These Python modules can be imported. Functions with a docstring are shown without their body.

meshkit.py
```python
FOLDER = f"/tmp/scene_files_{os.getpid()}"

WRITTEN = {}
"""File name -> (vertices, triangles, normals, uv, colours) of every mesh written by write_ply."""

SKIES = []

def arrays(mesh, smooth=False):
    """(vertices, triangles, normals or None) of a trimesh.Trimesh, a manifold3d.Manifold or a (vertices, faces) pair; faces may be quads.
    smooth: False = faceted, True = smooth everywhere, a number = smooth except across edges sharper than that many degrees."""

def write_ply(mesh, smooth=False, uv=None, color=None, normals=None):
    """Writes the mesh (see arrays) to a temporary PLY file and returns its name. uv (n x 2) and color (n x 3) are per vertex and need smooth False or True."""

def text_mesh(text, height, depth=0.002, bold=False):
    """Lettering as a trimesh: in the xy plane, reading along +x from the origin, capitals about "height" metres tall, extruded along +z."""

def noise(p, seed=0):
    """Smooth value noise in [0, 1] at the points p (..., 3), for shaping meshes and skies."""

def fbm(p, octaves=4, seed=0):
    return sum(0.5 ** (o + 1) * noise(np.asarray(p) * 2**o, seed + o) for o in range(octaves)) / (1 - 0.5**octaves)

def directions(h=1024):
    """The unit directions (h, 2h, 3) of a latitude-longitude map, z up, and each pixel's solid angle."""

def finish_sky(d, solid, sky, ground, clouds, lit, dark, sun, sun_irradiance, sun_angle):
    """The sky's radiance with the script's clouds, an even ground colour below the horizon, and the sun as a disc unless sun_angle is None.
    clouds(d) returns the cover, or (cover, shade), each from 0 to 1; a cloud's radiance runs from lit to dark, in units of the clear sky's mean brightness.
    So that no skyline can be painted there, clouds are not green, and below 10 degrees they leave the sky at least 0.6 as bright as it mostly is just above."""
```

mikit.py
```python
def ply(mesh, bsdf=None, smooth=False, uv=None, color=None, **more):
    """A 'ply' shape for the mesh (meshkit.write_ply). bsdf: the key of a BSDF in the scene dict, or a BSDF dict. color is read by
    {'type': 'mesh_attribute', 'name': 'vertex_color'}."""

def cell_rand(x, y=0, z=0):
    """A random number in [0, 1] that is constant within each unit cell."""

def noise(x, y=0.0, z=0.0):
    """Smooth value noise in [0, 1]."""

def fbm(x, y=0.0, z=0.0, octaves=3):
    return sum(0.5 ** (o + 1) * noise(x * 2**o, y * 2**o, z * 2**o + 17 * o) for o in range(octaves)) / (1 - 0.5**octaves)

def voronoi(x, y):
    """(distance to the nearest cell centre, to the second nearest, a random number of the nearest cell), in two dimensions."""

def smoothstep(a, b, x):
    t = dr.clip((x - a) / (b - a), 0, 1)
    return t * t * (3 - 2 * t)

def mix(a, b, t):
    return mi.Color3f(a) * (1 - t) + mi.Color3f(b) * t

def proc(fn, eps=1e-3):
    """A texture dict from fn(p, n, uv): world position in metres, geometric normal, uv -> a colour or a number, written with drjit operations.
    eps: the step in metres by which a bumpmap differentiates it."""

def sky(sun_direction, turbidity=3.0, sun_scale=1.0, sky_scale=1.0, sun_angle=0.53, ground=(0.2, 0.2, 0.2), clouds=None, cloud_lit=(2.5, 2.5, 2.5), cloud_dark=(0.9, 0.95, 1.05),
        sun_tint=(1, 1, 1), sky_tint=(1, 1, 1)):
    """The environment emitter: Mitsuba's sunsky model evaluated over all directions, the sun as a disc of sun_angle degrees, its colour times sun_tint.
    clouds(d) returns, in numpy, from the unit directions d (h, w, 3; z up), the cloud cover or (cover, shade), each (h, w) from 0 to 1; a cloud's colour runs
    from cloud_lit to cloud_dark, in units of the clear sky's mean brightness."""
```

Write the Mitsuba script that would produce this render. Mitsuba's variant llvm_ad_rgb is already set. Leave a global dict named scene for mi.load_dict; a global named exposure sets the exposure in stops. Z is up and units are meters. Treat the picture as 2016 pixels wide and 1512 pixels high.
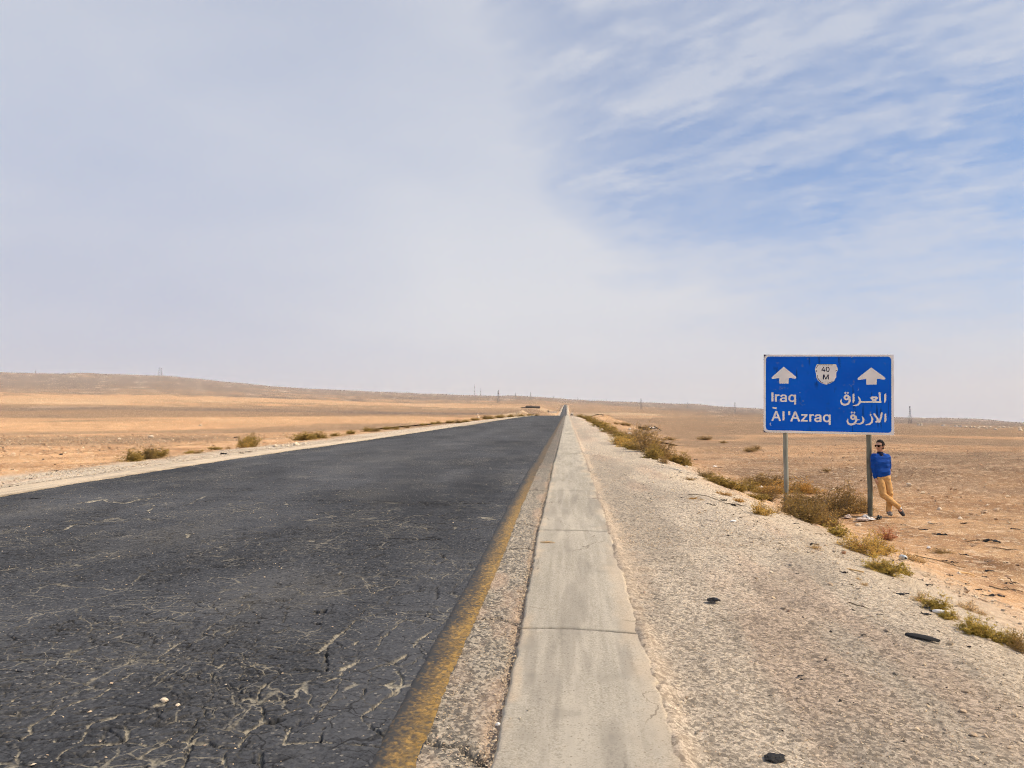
import math
import numpy as np
import trimesh
import manifold3d as m3
import shapely
from shapely.geometry import LineString, Polygon, Point
from shapely.ops import unary_union
from scipy.interpolate import RegularGridInterpolator, PchipInterpolator
from scipy.spatial import cKDTree
import drjit as dr
import mitsuba as mi
import mikit
import meshkit
from mikit import noise, fbm, voronoi, smoothstep, mix, cell_rand

T = mi.ScalarTransform4f


def _h(i, j, seed):
    h = i * np.uint32(374761393) + j * np.uint32(668265263) + np.uint32(seed * 144665 + 97)
    h = (h ^ (h >> np.uint32(13))) * np.uint32(1274126177)
    return ((h ^ (h >> np.uint32(16))) & np.uint32(0xFFFF)).astype(np.float32) / np.float32(65535)


def noise2(x, y, seed=0):
    """smooth value noise in the plane, 0 to 1"""
    fx, fy = np.floor(x), np.floor(y)
    i, j = fx.astype(np.int64).astype(np.uint32), fy.astype(np.int64).astype(np.uint32)
    tx, ty = (x - fx).astype(np.float32), (y - fy).astype(np.float32)
    tx, ty = tx * tx * (3 - 2 * tx), ty * ty * (3 - 2 * ty)
    o = np.uint32(1)
    a, b = _h(i, j, seed), _h(i + o, j, seed)
    c, e = _h(i, j + o, seed), _h(i + o, j + o, seed)
    a, c = a + (b - a) * tx, c + (e - c) * tx
    return a + (c - a) * ty


def fbm2(x, y, octaves=4, seed=0):
    t = 0
    for o in range(octaves):
        t = t + .5 ** (o + 1) * noise2(x * 2 ** o + 7.3 * o, y * 2 ** o - 3.1 * o, seed * 7 + o)
    return t / (1 - .5 ** octaves)


def fb(x, y, s, o=3, seed=0):
    """fractal noise about zero, features of s metres"""
    return (fbm2(np.asarray(x, float) / s, np.asarray(y, float) / s, o, seed) - .5).astype(float)


def sstep(a, b, x):
    t = np.clip((np.asarray(x, float) - a) / (b - a), 0, 1)
    return t * t * (3 - 2 * t)


scene, labels = {}, {}
# ---------------------------------------------------------------- camera: eye height 1.6 m, standing on the concrete edge strip
CAM = np.array([0, 0, 1.6])
PITCH, YAW = math.atan(82 / 1456), math.radians(-4.24)
LOOK = np.array([math.sin(YAW) * math.cos(PITCH), math.cos(YAW) * math.cos(PITCH), math.sin(PITCH)])
scene['camera'] = {'type': 'perspective', 'fov': 2 * math.degrees(math.atan(1008 / 1456)), 'fov_axis': 'x', 'near_clip': .05, 'far_clip': 60000.0,
                   'to_world': T().look_at(origin=CAM.tolist(), target=(CAM + LOOK).tolist(), up=[0, 0, 1]), 'medium': {'type': 'ref', 'id': 'haze_air'}}
exposure = 1.63
# ---------------------------------------------------------------- sky: sun through thin cloud to the right, veil on the left, blue gaps on the right
SUN_AZ, SUN_EL = math.radians(93), math.radians(44)
SUN = [math.sin(SUN_AZ) * math.cos(SUN_EL), math.cos(SUN_AZ) * math.cos(SUN_EL), math.sin(SUN_EL)]


def clouds(d):
    az = np.degrees(np.arctan2(d[..., 0], d[..., 1]))
    el = np.degrees(np.arcsin(np.clip(d[..., 2], -1, 1)))
    k = 1 / (d[..., 2] + .16)
    q = np.stack([d[..., 0] * k, d[..., 1] * k], -1)

    def f(sx, sy, rot, o, seed):
        c, s = math.cos(rot), math.sin(rot)
        u, v = q[..., 0] * c + q[..., 1] * s, -q[..., 0] * s + q[..., 1] * c
        return fbm2(u * sx + seed, v * sy, o, seed)

    big = f(.9, .9, 0, 4, 3) - .5
    wide = f(2.4, 3.2, .4, 4, 21) - .5
    # the veil covers the left; its ragged edge climbs from the right horizon over the road towards the zenith
    low = np.interp(az, [-180, -120, -60, -14, -8, -4, 0, 4, 9, 15, 21, 30, 70, 120, 180], [70, 62, 54, 36, 26.5, 20.5, 16, 12.5, 10.2, 8.6, 7, 6, 9, 40, 70])
    warp = f(5, 5, .7, 4, 8) - .5
    u = q + np.stack([warp, -warp], -1) * .10
    c, s = math.cos(-.54), math.sin(-.54)
    a, b = u[..., 0] * c + u[..., 1] * s, -u[..., 0] * s + u[..., 1] * c
    streak = fbm2(a * 3.2, b * 11.0, 7, 5)
    puff = fbm2(a * 7 + 4, b * 11, 7, 12)
    fine = fbm2(a * 16, b * 46, 5, 31)
    gap = sstep(-5, 8.5, (el - low + wide * 9 + (puff - .5) * 7 + big * 5) / (1 + .06 * np.clip(el - 14, 0, 30)))
    patch = np.exp(-((az - 25) / 4.5) ** 2 - ((el - 13.2) / 2.4) ** 2) * .8 + np.exp(-((az - 12) / 5) ** 2 - ((el - 12.2) / 1.1) ** 2) * .6 + np.exp(-((az - 4) / 3) ** 2 - ((el - 18.4) / .8) ** 2) * .5
    wisp = sstep(.34, .80, .26 * streak + .46 * puff + .28 * fine + wide * .35 + patch * .22)
    veil = .08 + .24 * sstep(19, 27, el + big * 8) * sstep(60, 30, el)
    clear = gap * (1 - np.clip(veil + .10 + .52 * wisp, 0, 1))
    clear = np.maximum(clear, (.05 + .20 * sstep(6, 26, el) * (1 + wide)) * sstep(160, 120, np.abs(az)))
    cover = 1 - clear
    shade = .42 - .20 * sstep(10, 27, el) + .42 * sstep(-4, -30, az) * sstep(22, 6, el) + big * .5 + wide * .22 + (streak - .5) * .10 - .14 * sstep(-16, 14, el - low + wide * 5) - .48 * np.exp(-((el - 12) / 9) ** 2) * np.exp(-((az + 6) / 15) ** 2) + .24 * np.exp(-((el + 1) / 5) ** 2)
    shade = np.clip(shade, 0, 1)
    return cover, shade


scene['sky'] = mikit.sky(SUN, turbidity=3.5, sun_scale=1.2, sun_angle=3.5, ground=(.36, .27, .18), clouds=clouds,
                         cloud_lit=(2.38, 2.46, 2.62), cloud_dark=(1.64, 1.82, 2.30), sky_tint=(.50, .91, 1.30), sun_tint=(1.0, .97, .92))
# desert air: far hills lose their contrast
scene['haze_air'] = {'type': 'homogeneous', 'albedo': {'type': 'rgb', 'value': [.95, .95, .96]}, 'sigma_t': 5.5e-5}
HAZE = dict(lo=[-15000, -15000, -200], hi=[15000, 15000, 800])

# ---------------------------------------------------------------- helpers
def numbered(key):
    if key not in USED:
        USED.add(key)
        return key
    n = NEXT.get(key, 1)
    while f'{key}_{n:03d}' in USED:
        n += 1
    NEXT[key] = n + 1
    USED.add(f'{key}_{n:03d}')
    return f'{key}_{n:03d}'


USED, NEXT = set(), {}


def say(key, label=None, cat=None, group=None, kind=None):
    e = {a: b for a, b in (('label', label), ('category', cat), ('group', group), ('kind', kind)) if b}
    if e:
        labels[key] = e


def thing(name, label, cat, group=None):
    """a thing of parts: the key that its parts' keys start with"""
    key = numbered(name)
    say(key, label, cat, group)
    return key


def put(name, shape, label=None, cat=None, group=None, kind=None, parent=None):
    key = numbered(f'{parent}__{name}' if parent else name)
    scene[key] = shape
    say(key, label, cat, group, kind)
    return key


def at(x, y, z, rz=0, s=1.0, sz=None):
    sz = s if sz is None else sz
    return T().translate([float(x), float(y), float(z)]).rotate([0, 0, 1], float(rz)).scale([float(s), float(s), float(sz)])


def grid(xs, ys, zf, flip=False):
    X, Y = np.meshgrid(xs, ys)
    Z = zf(X, Y)
    V = np.stack([X, Y, Z], -1).reshape(-1, 3)
    return V, gridfaces(len(xs), len(ys))


def gridfaces(nx, ny):
    i, j = np.meshgrid(np.arange(nx - 1), np.arange(ny - 1))
    a = (j * nx + i).ravel()
    return np.stack([a, a + 1, a + nx + 1, a + nx], -1)


def tri(q):
    return np.vstack([q[:, [0, 1, 2]], q[:, [0, 2, 3]]])


def join(parts):
    """(vertices, faces) pairs, faces already triangles"""
    V, F, n = [], [], 0
    for v, f in parts:
        V.append(np.asarray(v, float)); F.append(np.asarray(f) + n); n += len(v)
    return np.vstack(V), np.vstack(F)


def tm(m):
    return np.array(m.vertices), np.array(m.faces)


def man(m):
    a = m.to_mesh()
    return np.array(a.vert_properties[:, :3], float), np.array(a.tri_verts)


def box(cx, cy, cz, sx, sy, sz, bevel=0.0):
    if bevel:
        s = m3.Manifold.batch_hull([m3.Manifold.sphere(bevel, 8).translate([cx + a * (sx / 2 - bevel), cy + b * (sy / 2 - bevel), cz + c * (sz / 2 - bevel)]) for a in (-1, 1) for b in (-1, 1) for c in (-1, 1)])
        return man(s)
    m = trimesh.creation.box([sx, sy, sz])
    return np.array(m.vertices) + [cx, cy, cz], np.array(m.faces)


def tube(pts, rad, sides=6):
    """a bent round bar with closed ends"""
    p = np.asarray(pts, float)
    rad = np.broadcast_to(rad, (len(p),))
    t = np.gradient(p, axis=0)
    t /= np.linalg.norm(t, axis=1, keepdims=True) + 1e-12
    a = np.cross(t, np.where(np.abs(t[:, 2:]) < .9, [0, 0, 1.0], [1.0, 0, 0]))
    a /= np.linalg.norm(a, axis=1, keepdims=True) + 1e-12
    b, g = np.cross(t, a), np.arange(sides) * 2 * np.pi / sides
    v = p[:, None] + rad[:, None, None] * (np.cos(g)[None, :, None] * a[:, None] + np.sin(g)[None, :, None] * b[:, None])
    i, j = np.meshgrid(np.arange(len(p) - 1), np.arange(sides), indexing='ij')
    q = np.stack([i * sides + j, i * sides + (j + 1) % sides, (i + 1) * sides + (j + 1) % sides, (i + 1) * sides + j], -1).reshape(-1, 4)
    n = len(p) * sides
    cap = [[n, (k + 1) % sides, k] for k in range(sides)] + [[n + 1, n - sides + k, n - sides + (k + 1) % sides] for k in range(sides)]
    return np.vstack([v.reshape(-1, 3), p[0], p[-1]]), np.vstack([tri(q), cap])


def lathe(profile, sides=20):
    m = trimesh.creation.revolve(np.array(profile, float), sections=sides)
    return tm(m)


def turned(vf, axis, deg, about=(0, 0, 0)):
    R = trimesh.transformations.rotation_matrix(math.radians(deg), axis, about)
    return trimesh.transform_points(vf[0], R), vf[1]


def extrude(poly, d):
    """a shapely outline in xy as a slab of thickness d along z"""
    gs = getattr(poly, 'geoms', [poly])
    return join([tm(trimesh.creation.extrude_polygon(g, d, engine='earcut')) for g in gs])


def mesh(vf):
    return trimesh.Trimesh(vf[0], vf[1], process=False)


ICO = trimesh.creation.icosphere(0)
ICO_V, ICO_F = np.array(ICO.vertices), np.array(ICO.faces)
OCT_V = np.array([[1, 0, 0], [-1, 0, 0], [0, 1, 0], [0, -1, 0], [0, 0, 1], [0, 0, -1]], float)
OCT_F = np.array([[0, 2, 4], [2, 1, 4], [1, 3, 4], [3, 0, 4], [2, 0, 5], [1, 2, 5], [3, 1, 5], [0, 3, 5]])


def stones(rng, x, y, z, size, colour, small=True, flat=.62, sink=.28):
    """many stones in one mesh with a colour per stone: (vertices, faces), colours"""
    bv, bf = (OCT_V, OCT_F) if small else (ICO_V, ICO_F)
    n, k = len(x), len(bv)
    v = bv[None] * (1 + rng.uniform(-.32, .32, (n, k, 1))) + rng.uniform(-.18, .18, (n, k, 3))
    v = v * np.stack([rng.uniform(.75, 1.35, n), rng.uniform(.7, 1.1, n), rng.uniform(.6, 1.15, n) * flat], -1)[:, None]
    tilt, a = rng.normal(0, .3, n), rng.uniform(0, 6.283, n)
    c, s = np.cos(tilt)[:, None], np.sin(tilt)[:, None]
    v = np.stack([v[..., 0] * c - v[..., 2] * s, v[..., 1], v[..., 0] * s + v[..., 2] * c], -1)
    c, s = np.cos(a)[:, None], np.sin(a)[:, None]
    v = np.stack([v[..., 0] * c - v[..., 1] * s, v[..., 0] * s + v[..., 1] * c, v[..., 2]], -1)
    h = np.asarray(size)[:, None, None] / 2
    v = v * h + np.stack([x, y, z + np.asarray(size) * (.5 - sink) * flat], -1)[:, None]
    f = bf[None] + (np.arange(n) * k)[:, None, None]
    return (v.reshape(-1, 3), f.reshape(-1, 3)), np.repeat(colour, k, axis=0)


def split_flat(vf, col):
    """own corners for every face, so that faces keep their edges and colours"""
    v, f = vf
    return (v[f].reshape(-1, 3), np.arange(len(f) * 3).reshape(-1, 3)), col[f].reshape(-1, 3)


# materials: each once, referred to by key
def rgb(c):
    return {'type': 'rgb', 'value': list(map(float, c))}


def matte(key, c, rough=.8, spec=.3, **more):
    scene[key] = {'type': 'twosided', 'bsdf': {'type': 'principled', 'base_color': c if isinstance(c, dict) else rgb(c), 'roughness': rough, 'specular': spec, **more}}
    return key


matte('painted_by_vertex', {'type': 'mesh_attribute', 'name': 'vertex_color'}, .9, .2)
scene['leaf'] = {'type': 'principledthin', 'base_color': {'type': 'mesh_attribute', 'name': 'vertex_color'}, 'roughness': .7, 'diff_trans': .7, 'spec_trans': 0.0, 'eta': 1.3}
scene['twig_bark'] = {'type': 'twosided', 'bsdf': {'type': 'diffuse', 'reflectance': rgb((.27, .20, .12))}}


def asphalt_tex(p, n, uv):
    tone, fill = uv.y, dr.clip(uv.x, 0, 1)
    g = fbm(p.x * 55, p.y * 55, 0, 3)
    g2 = noise(p.x * 150, p.y * 150, 4)
    m = fbm(p.x * 1.3, p.y * .45, 3, 4)
    base = mix((.013, .0145, .0175), (.062, .067, .077), dr.clip(tone + (g - .5) * 1.15 + (g2 - .5) * .5 + (m - .5) * .9, 0, 1))
    d1, d2, r = voronoi(p.x * 46 + 9, p.y * 46)
    chip = smoothstep(.84, .93, r) * smoothstep(.42, .25, d1) * (.35 + .65 * noise(p.x * 7, p.y * 7, 2))
    base = mix(base, mix((.09, .09, .088), (.27, .26, .235), cell_rand(r * 977.0)), chip * .75)
    dirt = smoothstep(.55, .8, fbm(p.x * .9, p.y * .5, 8, 4)) * .16
    base = mix(base, (.125, .120, .105), dirt * (.5 + g))
    # network of fine cracks, some clean and dark, some packed with sand
    wx, wy = p.x + (fbm(p.x * 9, p.y * 9, 1, 3) - .5) * .10, p.y + (fbm(p.x * 9, p.y * 9, 6, 3) - .5) * .10
    pack = smoothstep(.44, .62, fbm(p.x * 1.7, p.y * 1.7, 14, 3))
    dust = mix((.11, .104, .088), (.30, .282, .228), dr.clip(.5 + (noise(p.x * 90, p.y * 90, 5) - .5) * 1.4 + (m - .5), 0, 1))
    for sx, sy, w, lo, seed in ((1.9, 2.5, .0046, .24, 21.0), (4.6, 6.5, .0026, .40, 33.0), (2.4, 11.0, .0024, .45, 47.0)):
        a1, a2, ar = voronoi(wx * sx + seed, wy * sy)
        e = (a2 - a1) * .5 / sx
        gate = smoothstep(lo, lo + .10, fbm(p.x * .8, p.y * .8, seed, 3)) * smoothstep(.12, .45, noise(p.x * 6, p.y * 6, seed + 1))
        line = smoothstep(w * 1.7, w * .6, e + (g - .5) * .0022) * gate
        base = mix(base, mix((.006, .006, .006), dust * .85, pack), line * .68)
    return mix(base, dust, fill * smoothstep(.1, .6, fill + (g - .5) * .6))


matte('asphalt', mikit.proc(asphalt_tex), .7, .30)


def paint_tex(p, n, uv):
    g = fbm(p.x * 60, p.y * 60, 1, 3)
    m = fbm(p.x * 6, p.y * 2.2, 4, 3)
    c = mix((.20, .122, .030), (.34, .218, .072), dr.clip(.5 + (g - .5) * 1.5 + (m - .5) * .8, 0, 1))
    d1, d2, r = voronoi(p.x * 70, p.y * 70)
    c = mix(c, (.10, .085, .06), smoothstep(.55, .95, r) * .7)
    e1, e2, q = voronoi(p.x * 34, p.y * 34)
    c = mix(c, (.060, .058, .054), smoothstep(.45, .75, q + (g - .5) * .5 + (m - .5) * .6) * .38)
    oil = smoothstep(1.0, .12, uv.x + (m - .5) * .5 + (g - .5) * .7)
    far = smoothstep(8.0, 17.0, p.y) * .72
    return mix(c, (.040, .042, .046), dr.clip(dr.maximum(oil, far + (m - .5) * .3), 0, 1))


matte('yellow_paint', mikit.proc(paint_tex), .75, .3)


def margin_tex(p, n, uv):
    d1, d2, r = voronoi(p.x * 85, p.y * 85)
    e1, e2, q = voronoi(p.x * 41 + 5, p.y * 41)
    m = fbm(p.x * 3.2, p.y * 1.1, 6, 4)
    c = mix((.085, .08, .07), (.385, .345, .285), smoothstep(.12, .8, .55 * r + .45 * q))
    c = mix(c, (.055, .055, .055), smoothstep(.78, .82, q) * .8)
    c = mix(c, (.40, .29, .215), smoothstep(.52, .75, m + uv.y * .25 + smoothstep(-.5, -.36, p.x) * .1) * .45)
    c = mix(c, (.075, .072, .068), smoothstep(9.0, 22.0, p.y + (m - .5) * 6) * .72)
    return mix(c, (.06, .055, .048), dr.clip(uv.x, 0, 1))


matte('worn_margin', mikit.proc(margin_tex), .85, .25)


def concrete_tex(p, n, uv):
    m = fbm(p.x * 2.2, p.y * .55, 2, 4)
    s = fbm(p.x * 26, p.y * 1.4, 7, 3)
    g = fbm(p.x * 130, p.y * 130, 0, 2)
    c = mix((.235, .222, .190), (.385, .362, .312), dr.clip(.5 + (m - .5) * 1.2 + (s - .5) * .8 + (g - .5) * 1.3, 0, 1))
    d1, d2, r = voronoi(p.x * 60, p.y * 60)
    c = mix(c, (.20, .18, .15), smoothstep(.93, .97, r) * smoothstep(.4, .2, d1) * .8)
    stain = smoothstep(.60, .80, fbm(p.x * 5.1 + 4, p.y * 4.1 + .7, 11, 5) * .7 + .3 * g) * .55
    c = mix(c, (.20, .19, .17), stain)
    sand = dr.maximum(smoothstep(.30, .52, p.x + (fbm(p.x * 5, p.y * 2.5, 3, 4) - .5) * .35), smoothstep(-.22, -.36, p.x + (fbm(p.x * 7, p.y * 4, 23, 4) - .5) * .25))
    c = mix(c, mix((.38, .31, .23), (.52, .43, .32), g), sand * .55)
    rub = smoothstep(.52, .70, fbm(p.x * 9, p.y * .9 + 3, 31, 4)) * .38
    c = mix(c, (.17, .16, .145), rub)
    wx, wy = p.x + (fbm(p.x * 7, p.y * 7, 2, 3) - .5) * .22, p.y + (fbm(p.x * 7, p.y * 7, 8, 3) - .5) * .22
    a1, a2, ar = voronoi(wx * .9 + .3, wy * .42 + .2)
    c = mix(c, (.12, .105, .085), smoothstep(.006, .002, (a2 - a1) * .5) * .6 * smoothstep(.4, .6, noise(p.x * 4, p.y * 3, 5)))
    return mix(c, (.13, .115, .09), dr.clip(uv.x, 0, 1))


matte('concrete', mikit.proc(concrete_tex), .85, .25)


def ground_tex(p, n, uv):
    """gravel of the verges, running out into sand, stony brown ground and pale dust"""
    n1 = fbm(p.x * .9, p.y * .9, 2, 4)
    n2 = fbm(p.x * .11, p.y * .11, 5, 4)
    n3 = fbm(p.x * .012, p.y * .012, 9, 4)
    d1, d2, r = voronoi(p.x * 62, p.y * 62)
    e1, e2, q = voronoi(p.x * 36 + 3, p.y * 36)
    grain = .55 * r + .45 * q
    # desert
    sand = mix((.36, .198, .100), (.465, .298, .165), dr.clip(.5 + (n1 - .5) * 1.6 + (n2 - .5) * 1.4, 0, 1))
    dark = dr.clip(uv.x + (n1 - .5) * .5 + (n2 - .5) * .9 + (n3 - .5) * .8, 0, 1)
    n4 = fbm(p.x * .0032, p.y * .0032, 3, 4)
    cl = fbm(p.x * .42, p.y * .42, 12, 4)
    stony = mix((.145, .088, .052), (.245, .156, .095), dr.clip(.5 + (n1 - .5) * 1.8, 0, 1))
    f1 = fbm(p.x * .035, p.y * .035, 7, 4)
    dark = dr.clip(dark + (f1 - .5) * 1.1 + (n4 - .5) * 1.0 + (cl - .5) * .8, 0, 1)
    c = mix(sand, stony, smoothstep(.28, .72, dark))
    c = mix(c, mix((.058, .041, .042), (.108, .075, .069), n1), smoothstep(1.0, 1.5, uv.x + (n3 - .5) * .5 + (f1 - .5) * .5 + (n4 - .5) * .8))
    out = smoothstep(.83, .87, noise(p.x * .03, p.y * .012, 5)) * smoothstep(.9, 1.3, uv.x)
    c = mix(c, (.52, .43, .35), out * .8)
    pale = dr.clip(uv.y + (n2 - .5) * .9 + (n3 - .5) * .9 + (n1 - .5) * .35 + (n4 - .5) * .9 + (cl - .5) * .5, 0, 1)
    c = mix(c, mix((.40, .285, .175), (.50, .375, .245), n1), smoothstep(.35, .95, pale))
    c = c * (.80 + (n1 - .5) * .7 + (cl - .5) * .55)
    c = mix(c, c * .55, smoothstep(.55, .95, r) * .55)
    s1, s2, sr = voronoi(p.x * 6.5 + 1, p.y * 6.5)
    c = mix(c, mix((.12, .08, .058), (.52, .41, .29), smoothstep(.3, .6, cell_rand(sr * 531.0))), smoothstep(.45, .6, sr) * smoothstep(.45, .25, s1) * .6)
    s1, s2, sr = voronoi(p.x * 2.1 + 7, p.y * 2.1)
    c = mix(c, mix((.12, .08, .055), (.58, .46, .33), smoothstep(.35, .65, cell_rand(sr * 377.0))), smoothstep(.62, .75, sr) * smoothstep(.30, .15, s1) * .4)
    chip = smoothstep(.62, .75, q) * smoothstep(.5, .3, e1)
    c = mix(c, mix((.14, .10, .07), (.66, .56, .43), smoothstep(.2, .7, cell_rand(q * 771.0))), chip * .6)
    # gravel
    gx = p.x + (fbm(p.x * .7, p.y * .5, 1, 4) - .5) * 1.9
    gl = -p.x + (fbm(p.x * .6, p.y * .4, 1, 3) - .5) * 1.2
    grav = dr.maximum(dr.select(p.x > 0, 1 - smoothstep(2.7, 5.2, gx), 0), dr.select(p.x < -8, 1 - smoothstep(11.2, 12.3, gl), 0)) * (1 - smoothstep(1500, 2600, p.y))
    gc = mix((.18, .160, .134), (.52, .46, .378), smoothstep(.10, .85, grain))
    gc = mix(gc, (.12, .10, .08), smoothstep(.16, .02, d2 - d1) * .55)  # borders of the gravel cells darkened in the colour, as shade between chips
    gc = mix(gc, (.09, .085, .08), smoothstep(.82, .86, q) * smoothstep(.5, .35, e1) * (.15 + .4 * smoothstep(.45, .62, n1)))
    tar = smoothstep(.50, .66, fbm(p.x * 1.1 + 3, p.y * .33, 4, 4) + .16 * smoothstep(1.6, .8, p.x)) * dr.select(p.x > 0, 1, 0)
    gc = mix(gc, gc * mi.Color3f(.72, .72, .73), tar * .8)
    outer = smoothstep(1.7, 3.0, gx) * dr.select(p.x > 0, 1, 0)
    gc = mix(gc, mix((.26, .215, .160), (.55, .475, .37), grain), outer * .6)
    pink = smoothstep(.52, .68, fbm(p.x * 1.6, p.y * .3 + 4, 13, 4))
    gc = mix(gc, gc * mi.Color3f(1.12, .93, .86), pink * .35)
    edge = smoothstep(.72, .50, p.x + (n1 - .5) * .45 + (noise(p.x * 14, p.y * 9, 3) - .5) * .2) * dr.select(p.x > 0, 1, 0)
    gc = mix(gc, mix((.33, .255, .185), (.50, .40, .30), grain), edge * .35)
    return mix(c, gc, grav)


matte('ground_mix', mikit.proc(ground_tex), .95, .12)

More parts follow.
